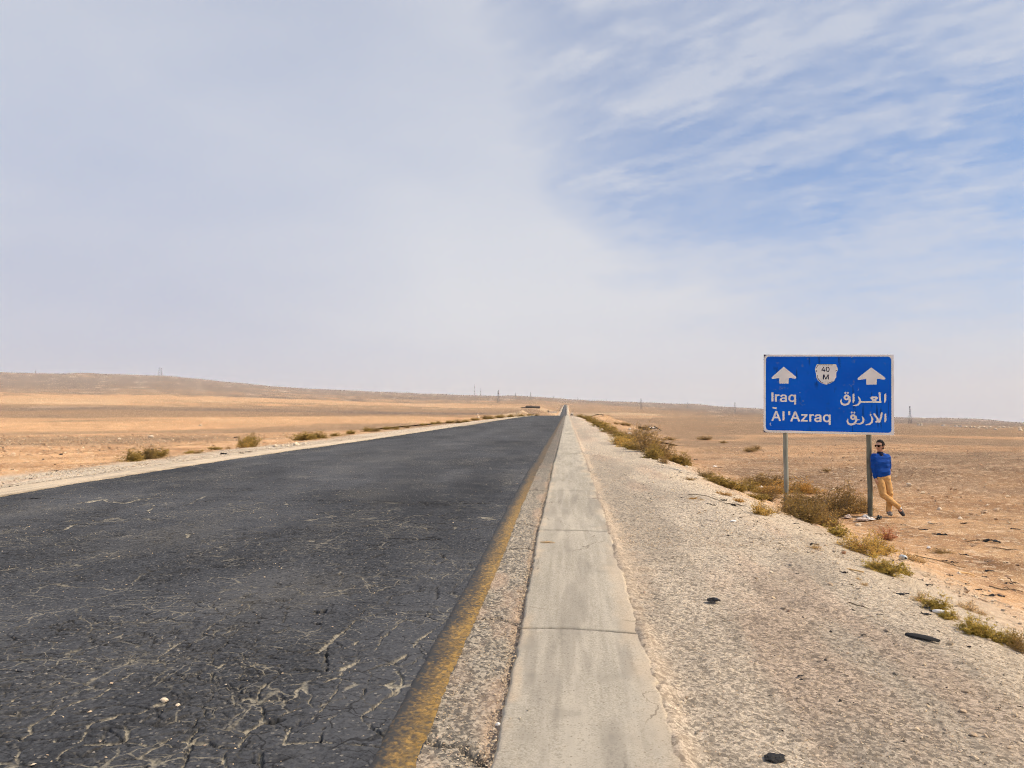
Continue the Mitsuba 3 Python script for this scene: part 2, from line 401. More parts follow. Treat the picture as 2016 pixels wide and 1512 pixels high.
# ---------------------------------------------------------------- terrain
T_PHI= [-180, -110, -52.03, -43.88, -38.89, -34.71, -30.14, -25.18, -19.87, -8.48, -2.59, -0.0, 3.26, 8.96, 14.4, 22.73, 28.06, 30.41, 39.43, 52.12, 120, 180]
T_R= [1, 10, 20, 40, 80, 160, 320, 640, 1300, 2500, 5000, 8000, 12000]
T_Z= [[-0.25, -0.25, 0.02, 0.81, 0.9, 1.42, 3.14, 7.58, 19.17, 43.25, 112.17, 207.4, 273.49], [0.1, 0.1, 0.5, 0.94, 1.16, 2.34, 6.02, 15.15, 38.71, 86.8, 222.74, 407.12, 554.48], [0.1, 0.1, 0.5, 0.94, 1.16, 2.34, 6.02, 15.15, 38.71, 86.8, 222.74, 407.12, 554.48], [0.1, 0.1, 0.5, 0.82, 1.05, 2.27, 5.99, 15.79, 40.72, 92.69, 247.29, 462.5, 623.03], [0.1, 0.1, 0.5, 0.74, 0.97, 2.14, 5.75, 15.67, 41.93, 96.1, 255.63, 475.98, 631.65], [0.1, 0.1, 0.5, 0.73, 1.03, 2.26, 6.13, 16.35, 43.09, 99.15, 261.89, 482.15, 640.54], [0.1, 0.1, 0.45, 0.74, 1.11, 2.49, 6.53, 16.6, 44.11, 100.34, 267.15, 485.94, 653.77], [0.1, 0.1, 0.4, 0.78, 1.19, 2.62, 6.51, 16.35, 42.4, 96.1, 245.21, 437.66, 601.68], [0.1, 0.1, 0.4, 0.86, 1.39, 2.87, 6.67, 15.96, 39.37, 90.78, 219.69, 385.0, 525.02], [0.0, 0.0, 0.35, 1.0, 1.6, 2.91, 6.19, 14.29, 35.38, 81.97, 189.76, 330.09, 444.95], [-0.2, -0.2, 0.0, 0.78, 1.33, 2.59, 5.98, 15.63, 36.35, 80.44, 179.89, 308.86, 413.01], [-0.4, -0.4, -0.2, 0.45, 0.84, 1.82, 3.79, 6.85, 24.7, 69.98, 158.92, 280.72, 379.16], [-0.6, -0.6, -0.4, 0.06, 0.3, 1.06, 3.34, 9.42, 27.22, 61.07, 147.78, 260.0, 352.42], [-0.6, -0.6, -0.45, -0.05, 0.0, 0.75, 2.67, 8.0, 21.55, 49.98, 118.4, 220.56, 281.91], [-0.6, -0.6, -0.45, -0.01, 0.04, 0.77, 2.43, 6.58, 16.79, 37.31, 89.26, 167.86, 211.98], [-0.6, -0.6, -0.45, 0.14, 0.14, 0.33, 0.43, 0.82, 3.19, 9.23, 32.12, 69.97, 52.87], [-0.6, -0.6, -0.45, 0.21, 0.17, 0.12, -0.07, -0.25, 0.1, 3.05, 18.96, 54.86, 22.43], [-0.6, -0.6, -0.45, 0.25, 0.16, 0.07, -0.2, -0.56, -0.6, 0.9, 7.23, 24.13, -5.16], [-0.6, -0.6, -0.45, 0.41, 0.33, 0.17, -0.14, -0.46, -0.98, -0.88, 1.6, 9.52, -10.29], [-0.6, -0.6, -0.45, 0.69, 0.63, 0.51, 0.27, 0.02, -0.37, -0.3, 1.6, 7.67, -7.5], [-0.6, -0.6, -0.45, 0.69, 0.63, 0.51, 0.27, 0.02, -0.37, -0.3, 1.6, 7.67, -7.5], [-0.25, -0.25, 0.02, 0.81, 0.9, 1.42, 3.14, 7.58, 19.17, 43.25, 112.17, 207.4, 273.49]]
_pa, _la = np.linspace(-180, 180, 1801), np.linspace(0, math.log(12000), 700)
_ti = RegularGridInterpolator((_pa, _la), PchipInterpolator(T_PHI, PchipInterpolator(np.log(np.array(T_R, float)), np.array(T_Z), axis=1)(_la), axis=0)(_pa))
R_Y = [-60, -10, 0, 5, 9, 12, 18.4, 31.7, 61.6, 114, 180, 240, 300, 400, 600, 800, 1000, 1600, 2400, 2700, 3200, 5000]
R_Z = [-2.4, -.43, 0, .215, .39, .49, .66, .92, 1.55, 2.69, 3.95, 4.78, 5.1, 4.0, 4.2, 8.6, 16.0, 38.5, 69.0, 77, 80, 90]
_ri = PchipInterpolator(R_Y, R_Z)


def zroad(y):
    return _ri(np.clip(y, -60, 5000))




MOUNDS = [(7.6, 172, 4.2, 9, 2.7), (11.5, 180, 4.5, 8, 1.6), (5.6, 158, 2.4, 7, 1.1), (-13.4, 262, 4.6, 10, 1.9), (-19, 258, 5, 9, .8), (-27, 250, 9, 9, .4)]


def zdesert(x, y):
    x, y = np.asarray(x, float), np.asarray(y, float)
    r = np.hypot(x, y)
    ph = np.degrees(np.arctan2(x, y))
    z = _ti(np.stack([ph, np.log(np.clip(r, 1, 11999))], -1))
    z = z + fb(x, y, 6, 3, 1) * .12 * sstep(4, 14, r) + fb(x, y, 45, 3, 2) * np.clip(r * .004, 0, 1.2) * sstep(20, 70, r)
    z = z + fb(x, y, 420, 4, 3) * np.clip((r - 800) * .0075, 0, 34)
    for mx, my, sx, sy, h in MOUNDS:
        z = z + h * np.exp(-((x - mx) / sx) ** 2 - ((y - my) / sy) ** 2) * (1 + .5 * fb(x, y, 3, 3, 5))
    return z


def zground(x, y):
    """the open ground: embankment of the road running out into the desert"""
    x, y = np.asarray(x, float), np.asarray(y, float)
    zr = zroad(y) - .022 * np.clip(x - .475, 0, 9) - .02 * np.clip(-9.9 - x, 0, 9)
    wob = fb(x, y, 5, 2, 9)
    w = np.maximum(sstep(1.9, 6.3, x + wob * .8), sstep(11.3, 15.5, -x + wob))
    w = np.maximum(w, sstep(2600, 2900, y))
    return zr * (1 - w) + zdesert(x, y) * w



# ---------------------------------------------------------------- desert: one sheet to the horizon
RNG = np.random.default_rng(11)
X_L, X_R = -9.05, -.65            # asphalt from edge to edge
az = np.concatenate([np.arange(-180, -60, 6), np.arange(-60, -46, 1.0), np.arange(-46, 36, .17), np.arange(36, 60, 1.0), np.arange(60, 181, 6)])
rr = np.concatenate([[.3, 1, 2, 3], np.geomspace(4, 90, 210), np.geomspace(91.5, 1200, 150)[0:], np.geomspace(1215, 14500, 215)])
A_, R_ = np.meshgrid(np.radians(az), rr)
gx, gy = np.sin(A_) * R_, np.cos(A_) * R_
gz = zground(gx, gy)
under = sstep(-17.5, -15.5, gx) * sstep(8.6, 7.4, gx) * sstep(-14, -11, gy) * sstep(2600, 2450, gy)
gz = gz - under * (.55 + .0009 * np.clip(gy, 0, 2600)) - .05


def desert_marks(x, y):
    """how dark and stony (0 to 1) and how pale and dusty the ground is"""
    x, y = np.asarray(x, float), np.asarray(y, float)
    r, ph = np.hypot(x, y), np.degrees(np.arctan2(x, y))
    lr = np.log10(np.maximum(r, 1)) + fb(x, y, 60, 4, 31) * .42 * sstep(40, 120, r) + fb(x, y, 700, 4, 33) * .40 * sstep(400, 1500, r) + fb(x, y, 9, 3, 34) * .22 + .10 * np.sin(ph * .16 + 1)
    left, right = sstep(2, -9, ph), sstep(4, 12, ph)
    mid = np.clip(1 - left - right, 0, 1)
    ip = lambda pts: np.interp(lr, [p[0] for p in pts], [p[1] for p in pts])
    dl = ip([(1.2, .05), (1.45, .05), (1.60, .30), (1.72, .80), (1.88, .75), (2.0, .30), (2.2, .25), (2.4, .75), (2.7, .80), (2.95, .65), (3.02, .15), (3.30, .12), (3.38, 1.2), (3.55, 1.6), (4.2, 1.6)])
    pl = ip([(1.2, .15), (1.5, .25), (1.7, .1), (2.0, .35), (2.15, .55), (2.35, .2), (2.5, .1), (2.95, .1), (3.03, .62), (3.28, .52), (3.36, -.2), (3.5, -.9), (4.2, -.9)])
    dm = ip([(1.2, .3), (2.0, .35), (2.5, .55), (2.75, .75), (2.95, .35), (3.1, .35), (3.25, .75), (3.5, .6), (3.6, 1.2), (3.75, 1.6), (4.2, 1.6)])
    pm = ip([(1.2, .3), (2.0, .25), (2.5, .15), (2.8, .1), (2.98, .7), (3.15, .65), (3.25, .2), (3.45, .5), (3.6, -.3), (3.75, -.9), (4.2, -.9)])
    d_r = ip([(1.0, .36), (1.2, .40), (1.3, .52), (1.5, .62), (1.75, .66), (1.95, .7), (2.03, .4), (2.12, .85), (2.4, .95), (2.50, .85), (2.58, .3), (2.68, .9), (2.95, .95), (3.02, .35), (3.1, 1.0), (3.3, 1.3), (3.6, 1.6), (4.2, 1.6)])
    p_r = ip([(1.0, .30), (1.25, .40), (1.33, .55), (1.42, .3), (1.6, .15), (1.9, .1), (1.98, .55), (2.06, .35), (2.12, .0), (2.45, .0), (2.54, .8), (2.60, .85), (2.68, .05), (2.95, .0), (3.02, .6), (3.1, .0), (3.3, -.5), (3.6, -.9), (4.2, -.9)])
    dark = left * dl + mid * dm + right * d_r
    dark = dark + left * (1.3 * fb(x / 4.5, y, 26, 3, 35) * sstep(28, 50, r) * sstep(500, 200, r) + 1.5 * fb(x / 4.5, y, 140, 3, 36) * sstep(150, 300, r)) + right * 1.2 * fb(x / 5, y, 60, 3, 37) * sstep(20, 60, r)
    dark = np.where(dark < 1, .50 + (dark - .45) * 1.2, dark)
    pale = .62 * (left * pl + mid * pm + right * p_r)
    red = np.exp(-((x - 9.5) / 5.5) ** 2 - ((y - 16.2 + .12 * (x - 9)) / 1.1) ** 2)       # bare reddish strip behind the sign
    for mx, my, sx, sy, _ in MOUNDS[3:]:
        pale, dark = pale + .5 * np.exp(-((x - mx) / sx / 1.4) ** 2 - ((y - my) / sy / 1.4) ** 2), dark - np.exp(-((x - mx) / sx / 1.4) ** 2 - ((y - my) / sy / 1.4) ** 2)
    return dark - red * 1.0, pale - red * 1.1


dk, pa = desert_marks(gx, gy)
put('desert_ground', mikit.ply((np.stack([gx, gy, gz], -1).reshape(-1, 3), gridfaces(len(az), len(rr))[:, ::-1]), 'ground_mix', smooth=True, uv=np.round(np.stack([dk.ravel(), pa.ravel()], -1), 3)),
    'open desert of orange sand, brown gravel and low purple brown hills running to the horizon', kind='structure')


def verge(name, label, xs, ys, dip):
    X, Y = np.meshgrid(xs, ys)
    fine = sstep(46, 20, Y)
    Z = zground(X, Y) + (fb(X, Y, .06, 2, 40) * .014 + fb(X, Y, .5, 3, 41) * .05) * fine - dip(X, Y)
    d, p = desert_marks(X, Y)
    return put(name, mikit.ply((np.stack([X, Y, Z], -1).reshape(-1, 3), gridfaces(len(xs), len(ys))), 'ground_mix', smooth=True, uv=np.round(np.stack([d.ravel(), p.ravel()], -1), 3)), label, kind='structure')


def lin(*blocks):
    return np.concatenate([np.linspace(a, b, n, endpoint=False) for a, b, n in blocks] + [[blocks[-1][1]]])


edge_r = lambda X, Y: .10 * sstep(.42, .36, X) + .9 * sstep(9.0, 9.6, X) - (.026 + fb(X, Y, .10, 4, 130) * .030 + fb(X, Y, .7, 3, 131) * .024) * np.exp(-(np.clip(X - .49, 0, 9) / .07) ** 2) * sstep(.41, .49, X) * sstep(60, 45, Y)
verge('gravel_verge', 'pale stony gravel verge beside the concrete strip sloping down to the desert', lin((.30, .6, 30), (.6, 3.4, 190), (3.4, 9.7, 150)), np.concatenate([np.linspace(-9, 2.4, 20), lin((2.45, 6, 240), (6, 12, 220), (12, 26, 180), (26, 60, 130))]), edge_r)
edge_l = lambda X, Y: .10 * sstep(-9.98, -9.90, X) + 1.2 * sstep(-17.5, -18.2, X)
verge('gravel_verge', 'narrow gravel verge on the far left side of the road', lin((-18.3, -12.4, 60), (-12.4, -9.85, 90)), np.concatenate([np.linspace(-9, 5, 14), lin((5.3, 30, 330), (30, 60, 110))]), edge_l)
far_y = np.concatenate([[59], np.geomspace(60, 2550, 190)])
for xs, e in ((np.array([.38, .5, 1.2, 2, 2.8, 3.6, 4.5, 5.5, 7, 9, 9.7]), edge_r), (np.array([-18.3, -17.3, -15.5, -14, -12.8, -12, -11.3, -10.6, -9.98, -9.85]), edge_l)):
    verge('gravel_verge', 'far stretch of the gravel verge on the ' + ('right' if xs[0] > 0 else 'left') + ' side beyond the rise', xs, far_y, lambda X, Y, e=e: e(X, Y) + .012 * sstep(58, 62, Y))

# ---------------------------------------------------------------- asphalt with its cracks: (width mm, how full of dust, x y x y ...) on the road
CRACKS=[(13,1,[-2.5,3.88,-2.52,4.0,-2.51,4.07,-2.5,4.16,-2.46,4.24,-2.44,4.33,-2.48,4.41,-2.49,4.5,-2.5,4.62,-2.49,4.72,-2.46,4.82,-2.44,4.9,-2.45,5.06,-2.44,5.16,-2.46,5.28,-2.39,5.25,-2.39,5.34,-2.38,5.44,-2.42,5.54]),
(15,1,[-2.5,4.18,-2.5,4.1,-2.51,4.04,-2.52,4.01,-2.49,3.88,-2.48,3.83,-2.53,3.78,-2.56,3.74,-2.57,3.7,-2.59,3.65,-2.58,3.61,-2.59,3.56,-2.59,3.48,-2.53,3.4,-2.54,3.33,-2.61,3.31]),
(13,1,[-2.59,3.48,-2.67,3.48,-2.73,3.46]),
(12,0.9,[-2.53,3.4,-2.47,3.42,-2.41,3.43,-2.37,3.46]),
(8,0.8,[-2.61,3.67,-2.74,3.69,-2.88,3.7,-2.91,3.68]),
(10,0.8,[-2.88,3.7,-2.89,3.77,-2.87,3.81,-2.82,3.82]),
(12,0.8,[-2.53,3.32,-2.42,3.33,-2.32,3.34,-2.26,3.35]),
(17,1,[-2.18,3.11,-2.24,3.18,-2.25,3.24,-2.23,3.29,-2.24,3.34,-2.31,3.49,-2.31,3.53,-2.25,3.59,-2.24,3.62,-2.14,3.63,-2.09,3.71,-2.09,3.79,-2.03,3.82,-1.97,3.88]),
(26,1,[-2.21,3.3,-2.11,3.32,-2.03,3.34,-1.95,3.33,-1.87,3.31]),
(22,1,[-2.03,3.35,-2.12,3.51]),
(18,0.9,[-2.19,3.12,-2.11,3.14,-2.0,3.16]),
(16,0.6,[-1.65,3.14,-1.7,3.29,-1.73,3.36,-1.78,3.5,-1.83,3.62]),
(9,0.8,[-2.71,3.85,-2.68,3.91,-2.67,3.94,-2.63,4.0,-2.56,4.02]),
(9,1,[-2.49,4.61,-2.49,4.7,-2.46,4.82,-2.43,4.96]),
(9,0.9,[-2.5,4.63,-2.62,4.71,-2.71,4.8,-2.86,4.82]),
(8,0.8,[-3.21,4.99,-3.13,5.05,-2.99,5.1,-2.69,5.1]),
(8,0.7,[-2.96,3.78,-3.07,3.92]),
(10,0.8,[-4.01,5.04,-3.86,5.03,-3.92,5.17]),
(6,0.7,[-2.49,3.84,-2.49,3.91,-2.36,3.85,-2.3,3.9]),
(7,0.9,[-3.22,4.99,-3.1,5.05,-2.98,5.09,-2.78,5.1,-2.62,5.08]),
(9,1,[-3.61,5.58,-3.25,5.65,-2.89,5.65,-2.62,5.64,-2.5,5.8,-2.34,5.88,-2.32,6.04,-2.25,6.14]),
(6,0.9,[-2.59,5.63,-2.47,5.56,-2.31,5.59,-2.22,5.63]),
(9,0.5,[-2.38,5.44,-2.29,5.33,-2.19,5.23,-2.12,5.18]),
(9,0.7,[-2.71,5.62,-2.67,5.48,-2.56,5.33,-2.49,5.26]),
(13,0.5,[-2.11,4.36,-2.18,4.48,-2.19,4.61,-2.18,4.7,-2.22,4.8,-2.23,4.92,-2.23,5.04]),
(8,0.6,[-2.18,4.72,-2.09,4.71,-2.0,4.68,-2.05,4.86,-2.08,4.98,-2.18,5.13]),
(48,1,[-1.54,4.53,-1.54,4.68,-1.51,4.86,-1.5,4.99]),
(14,0.8,[-1.5,4.99,-1.5,5.22,-1.49,5.44]),
(40,0.55,[-1.81,4.61,-1.74,4.58,-1.66,4.59,-1.57,4.6]),
(22,0.35,[-1.49,4.55,-1.39,4.26,-1.47,4.27,-1.59,4.27]),
(45,1,[-1.3,4.27,-1.28,4.36,-1.26,4.46]),
(34,1,[-1.34,4.09,-1.29,4.16,-1.28,4.24]),
(13,0.9,[-1.28,4.24,-1.25,4.03,-1.24,3.93,-1.24,3.83,-1.25,3.72,-1.26,3.63]),
(18,0.9,[-1.15,4.29,-1.07,4.34,-1.02,4.44,-0.99,4.56]),
(10,0.7,[-1.14,4.28,-1.11,4.19,-1.11,4.1,-1.08,3.98,-1.1,3.92]),
(14,0.9,[-1.13,3.78,-1.15,3.69,-1.17,3.63]),
(10,0.2,[-1.17,3.93,-1.12,3.77,-1.1,3.76]),
(15,0.8,[-0.98,4.29,-0.92,4.2,-0.91,4.09,-0.94,3.99,-0.96,3.89,-0.99,3.77,-1.02,3.72,-1.02,3.67,-0.97,3.6,-0.9,3.56,-0.86,3.49,-0.82,3.41]),
(14,0.6,[-1.65,3.14,-1.71,3.28,-1.73,3.35,-1.77,3.49,-1.81,3.55,-1.82,3.61,-1.8,3.65,-1.87,3.73,-1.87,3.83,-1.9,3.96,-1.92,4.03,-1.99,4.09,-2.05,4.22]),
(48,0.75,[-1.73,3.37,-1.65,3.36,-1.53,3.34,-1.48,3.35]),
(22,0.9,[-1.48,3.35,-1.5,3.43,-1.53,3.5,-1.49,3.59,-1.53,3.69]),
(24,0.6,[-1.53,3.69,-1.58,3.79,-1.66,3.94,-1.67,4.02,-1.65,4.06]),
(42,0.9,[-1.7,3.85,-1.62,3.84,-1.56,3.86,-1.48,3.88]),
(34,0,[-1.5,3.62,-1.46,3.61,-1.41,3.63]),
(14,0.7,[-1.42,3.68,-1.37,3.75,-1.35,3.82]),
(18,0.9,[-1.3,3.4,-1.24,3.4,-1.14,3.42,-1.0,3.4,-0.86,3.38]),
(20,0.9,[-1.34,3.55,-1.32,3.46,-1.3,3.4]),
(12,0.1,[-1.16,3.54,-1.14,3.42]),
(18,0.4,[-1.38,3.29,-1.31,3.17]),
(16,0.8,[-1.52,3.31,-1.51,3.23,-1.46,3.16]),
(16,1,[-2.14,4.34,-2.02,4.27,-2.02,4.34]),
(30,0.9,[-1.93,4.32,-1.87,4.28,-1.84,4.33,-1.68,4.32]),
(9,0.8,[-1.85,4.12,-1.86,4.25]),
(7,0.7,[-2.2,4.07,-2.18,4.13,-2.11,4.1,-2.0,4.1]),
(34,1,[-2.1,3.74,-2.09,3.79]),
(34,0.8,[-1.37,4.7,-1.35,4.78]),
(20,0.8,[-1.2,4.62,-1.2,4.88,-1.17,5.14,-1.14,5.24]),
(12,0.6,[-1.98,5.12,-2.05,5.33,-2.08,5.52]),
(50,0.7,[-2.25,5.67,-2.13,5.68]),
(36,0,[-1.84,5.38,-1.77,5.35]),
(26,0,[-1.77,5.12,-1.73,5.1]),
(15,0.9,[-0.84,5.75,-0.8,5.43,-0.87,5.16,-0.91,5.0,-0.97,4.83,-0.97,4.64,-1.04,4.43,-1.15,4.29]),
(14,0.8,[-0.96,4.27,-0.91,4.15,-0.92,3.98,-1.0,3.79,-1.02,3.7,-1.01,3.65,-0.91,3.55,-0.83,3.45]),
(11,0.8,[-1.21,3.4,-1.11,3.41,-0.86,3.39]),
(13,0.6,[-0.84,5.75,-0.93,6.04,-0.87,6.58,-0.87,6.81,-0.94,7.01]),
(22,0.2,[-1.28,7.39,-1.16,7.13,-1.19,6.95]),
(60,0,[-1.53,8.16,-1.41,8.11]),
(18,0.05,[-2.02,8.08,-1.51,8.05,-1.3,8.01]),
(20,0.0,[-2.3,10.64,-1.75,10.95,-1.44,10.88,-1.14,10.94]),
(18,0.1,[-2.23,9.43,-1.79,9.0,-1.45,9.09]),
(20,0.05,[-1.64,8.72,-1.23,8.61,-1.06,8.76]),
(20,0.9,[-2.06,6.66,-1.95,6.37,-1.92,6.24]),
(12,0.8,[-2.24,6.81,-1.97,6.95,-1.8,7.36]),
(26,0,[-2.13,10.98,-1.99,10.55]),
(24,0.6,[-1.97,5.73,-1.83,5.86,-1.71,5.93]),
(40,0.05,[-1.82,5.32,-1.81,5.42,-1.77,5.34]),
(10,0.6,[-1.8,5.92,-1.6,6.06,-1.56,6.61]),
(14,0.3,[-1.41,5.77,-1.25,5.96,-1.07,6.09,-1.01,5.74]),
(8,0.8,[-1.06,5.36,-0.92,5.41]),
(15,0.4,[-1.35,6.34,-1.24,6.63,-1.27,7.21]),
(9,0.8,[-1.22,5.21,-1.1,5.26,-0.92,5.42]),
(60,0.9,[-7.25,10.48,-7.2,10.69,-7.21,11.05]),
(90,0.95,[-7.13,10.63,-7.16,11.05,-6.9,10.78,-6.56,10.59,-6.53,10.73,-6.56,11.09,-6.33,11.25]),
(50,0.85,[-5.61,10.13,-5.6,10.32,-5.51,10.52,-5.75,11.44]),
(60,0.9,[-6.17,8.4,-6.02,8.37,-5.92,8.41,-6.07,8.79]),
(26,0.8,[-6.07,8.79,-5.89,8.76,-5.65,8.73,-5.52,8.87,-5.55,9.1]),
(24,0.7,[-6.29,9.01,-6.08,9.12,-5.71,8.86]),
(70,0.8,[-5.47,9.26,-5.24,9.12]),
(30,0.8,[-6.97,9.02,-6.81,9.08,-6.58,9.04]),
(24,0.8,[-6.11,9.42,-5.96,9.49]),
(40,0.9,[-5.71,9.77,-5.89,10.24,-5.99,10.42]),
(26,0.8,[-6.56,11.89,-6.42,12.02]),
(40,0.4,[-6.22,12.64,-6.01,12.52,-5.28,12.23]),
(26,0.4,[-8.52,11.05,-8.19,11.04,-7.64,10.95]),
(40,0.7,[-6.01,8.02,-5.95,8.1]),
(22,0.7,[-6.83,8.53,-6.54,8.59]),
(50,0.8,[-4.24,8.08,-4.33,8.27])]
_s = []
for w_, fill_, q in CRACKS:
    P = np.array(q, float).reshape(-1, 2)
    L = np.hypot(*np.diff(P, axis=0).T)
    t = np.concatenate([[0], np.cumsum(L)])
    s = np.arange(0, t[-1], .006)
    S = np.stack([np.interp(s, t, P[:, 0]), np.interp(s, t, P[:, 1])], -1)
    amp = min(.04, .008 + w_ * .0006)
    S[:, 0] += fb(S[:, 0], S[:, 1], .10, 3, 51) * amp * 2.2
    S[:, 1] += fb(S[:, 0], S[:, 1], .10, 3, 52) * amp * 2.2
    hw = w_ / 2000 * .8 * np.clip(.85 + fb(S[:, 0], S[:, 1], .16, 3, 53) * 2.2, .5, 1.7)
    _s.append(np.column_stack([S, hw, np.full(len(s), fill_)]))
CS = np.vstack(_s)
CT = cKDTree(CS[:, :2])


def cell_points(n, x0, x1, y0, y1, sy, seed):
    g = np.random.default_rng(seed)
    return np.column_stack([g.uniform(x0, x1, n), g.uniform(y0, y1, n) * sy])


CRUMB = cKDTree(np.vstack([cell_points(26000, -5, -.5, 2.4, 5.8, 1, 58), cell_points(34000, -9.2, -.5, 5.5, 11.3, 1, 59), cell_points(24000, -9.2, -.5, 11, 25, 1, 60)]))
VORO = [(cKDTree(cell_points(2600, -9.4, -.4, 1.5, 26, 1.0, 61)), 1.0, .006, 0), (cKDTree(cell_points(5200, -9.4, -.4, 1.5, 26, 2.4, 62)), 2.4, .006, 1), (cKDTree(cell_points(7000, -5.6, -.4, 1.5, 12, 1.0, 63)), 1.0, .0045, 2)]


def road_marks(X, Y, res):
    """(crack depth in metres, dust 0 to 1, tone 0 to 1) of the asphalt"""
    x, y = X.ravel(), Y.ravel()
    n = len(x)
    depth, dust = np.zeros(n), np.zeros(n)
    grit = fb(x, y, .05, 3, 70)
    P = np.column_stack([x, y])
    if res < .03:                       # broken, angular edges: snap partly to crumbs of the surface
        _, k = CRUMB.query(P, distance_upper_bound=.2)
        P = np.where(np.isfinite(_)[:, None], (.68 * P + .32 * CRUMB.data[np.minimum(k, CRUMB.n - 1)]), P)
    d, i = CT.query(P, distance_upper_bound=.14)
    ok = np.isfinite(d)
    hw, fl = CS[i[ok], 2], CS[i[ok], 3]
    m = 1 - sstep(.75, 1.15, (d[ok] + grit[ok] * .010) / np.maximum(hw, res * .5))
    m *= np.clip(hw / (res * .45), .35, 1)
    fl = np.clip(fl + fb(x[ok], y[ok], .07, 3, 71) * 1.0 * (fl > .12), 0, 1)
    depth[ok], dust[ok] = m * (.026 - .016 * fl), m * fl
    wheel = np.exp(-((x + 2.6) / 1.5) ** 2) * sstep(24, 14, y)
    for tree, sy, w, kind in VORO:
        px, py = x + fb(x, y, .13, 3, 72 + kind) * .12, y + fb(x, y, .13, 3, 75 + kind) * .12
        d, _ = tree.query(np.column_stack([px, py * sy]), k=2)
        e = (d[:, 1] - d[:, 0]) / 2
        gate = fb(x, y, .9, 3, 80 + kind) + {0: -.02 - .05 * sstep(-4, -6, x), 1: -.13 + .22 * wheel, 2: -.10 + .16 * np.exp(-((x + 2.0) / 1.3) ** 2)}[kind]
        gate = sstep(0, .10, gate) * np.clip(.5 + fb(x, y, .12, 2, 84 + kind) * 1.6, 0, 1)
        m = (1 - sstep(.5, 1.5, e / max(w, res * .6))) * gate * np.clip(w / (res * .5), .45, 1)
        fl = np.clip({0: .75, 1: .0, 2: .45}[kind] + fb(x, y, .5, 2, 88) * 1.4, 0, 1)
        better = m * .016 > depth
        depth = np.where(better, m * (.018 - .009 * fl), depth)
        dust = np.maximum(dust, m * fl)
    tone = .46 + fb(x, y * .18, .9, 3, 90) * .55 + fb(x, y, 2.4, 3, 91) * .5 + .16 * np.exp(-((x + 4.6) / .8) ** 2) - .20 * np.exp(-((x + 1.5) / .7) ** 2) * sstep(5, 9, y) - .16 * np.exp(-((x + 8.6) / .5) ** 2) + fb(x, y * 9, 1.4, 3, 92) * .35 * sstep(6, 14, y)
    tone = tone - .5 * (depth / .03) * (1 - np.clip(dust, 0, 1))
    return depth.reshape(X.shape), dust.reshape(X.shape), tone.reshape(X.shape)


def zasphalt(x, y):
    return zroad(y) + fb(x, y, 1.6, 3, 95) * .020 * sstep(80, 40, y) + .006


def road_block(xs, ys, skirt=.06):
    X, Y = np.meshgrid(xs, ys)
    res = max(xs[1] - xs[0], .006)
    dp, du, tn = road_marks(X, Y, res)
    fine = sstep(.045, .012, res)
    Z = zasphalt(X, Y) - dp + fb(X, Y, .025, 2, 96) * .0045 * fine + fb(X, Y, .22, 3, 97) * .016
    ring = np.zeros(X.shape, bool)
    ring[0], ring[-1], ring[:, 0], ring[:, -1] = True, True, True, True
    Z = np.where(ring, Z - skirt, Z)
    uv = np.stack([du, tn], -1).reshape(-1, 2)
    return np.stack([X, Y, Z], -1).reshape(-1, 3), tri(gridfaces(len(xs), len(ys))), uv


def wavy_left(V):      # the worn edge of the asphalt
    return V


blocks = []
e = .012
for xs, ys in ((lin((X_L, -4.9, 60), ), lin((-8, 2.6, 40), (2.6, 5.6, 50))), (lin((-4.9 - e, X_R, 20), ), lin((-8, 2.6 + e, 40),)),
               (lin((-3.6, X_R, 560), ), lin((2.6, 4.15, 270), )), (lin((-4.9 - e, -3.58, 60), ), lin((2.6, 4.15, 60), )), (lin((-4.9 - e, X_R, 640), ), lin((4.1, 5.65, 230), )), (lin((X_L, X_R, 640), ), lin((5.55, 11.1, 290), )),
               (lin((X_L, X_R, 336), ), lin((10.9, 24.4, 250), )), (lin((X_L, X_R, 168), ), lin((23.6, 62, 200), )),
               (lin((X_L, X_R, 12), ), np.concatenate([[61.2, 61.5], np.geomspace(62.5, 2560, 170)]))):
    blocks.append(road_block(xs, ys))
rv, rf = join([(b[0], b[1]) for b in blocks])
put('road', mikit.ply((rv, rf), 'asphalt', smooth=True, uv=np.round(np.vstack([b[2] for b in blocks]), 3)), 'cracked dark asphalt carriageway running straight to the horizon', kind='structure')

# the faded yellow edge line, a sheet on the asphalt
ys = lin((-4, 2.6, 20), (2.6, 6, 200), (6, 14, 200), (14, 60, 200), (60, 240, 60))
us = np.linspace(0, 1, 11)
U, Y = np.meshgrid(us, ys)
wob = fb(np.zeros(len(ys)), ys, .3, 3, 101)[:, None] * .018 + fb(np.zeros(len(ys)), ys, 4, 2, 102)[:, None] * .05
X = -.85 + U * .215 + wob + (U - .5) * fb(np.ones(len(ys)), ys, .05, 2, 103)[:, None] * .03
Z = zasphalt(X, Y) + .0075 + fb(X, Y, .02, 2, 104) * .005 - .02 * (U < .01)
put('yellow_edge_line', mikit.ply((np.stack([X, Y, Z], -1).reshape(-1, 3), gridfaces(11, len(ys))), 'yellow_paint', smooth=True, uv=np.round(np.stack([U, Y], -1).reshape(-1, 2), 3)), 'faded yellow painted line along the right edge of the asphalt', kind='structure')

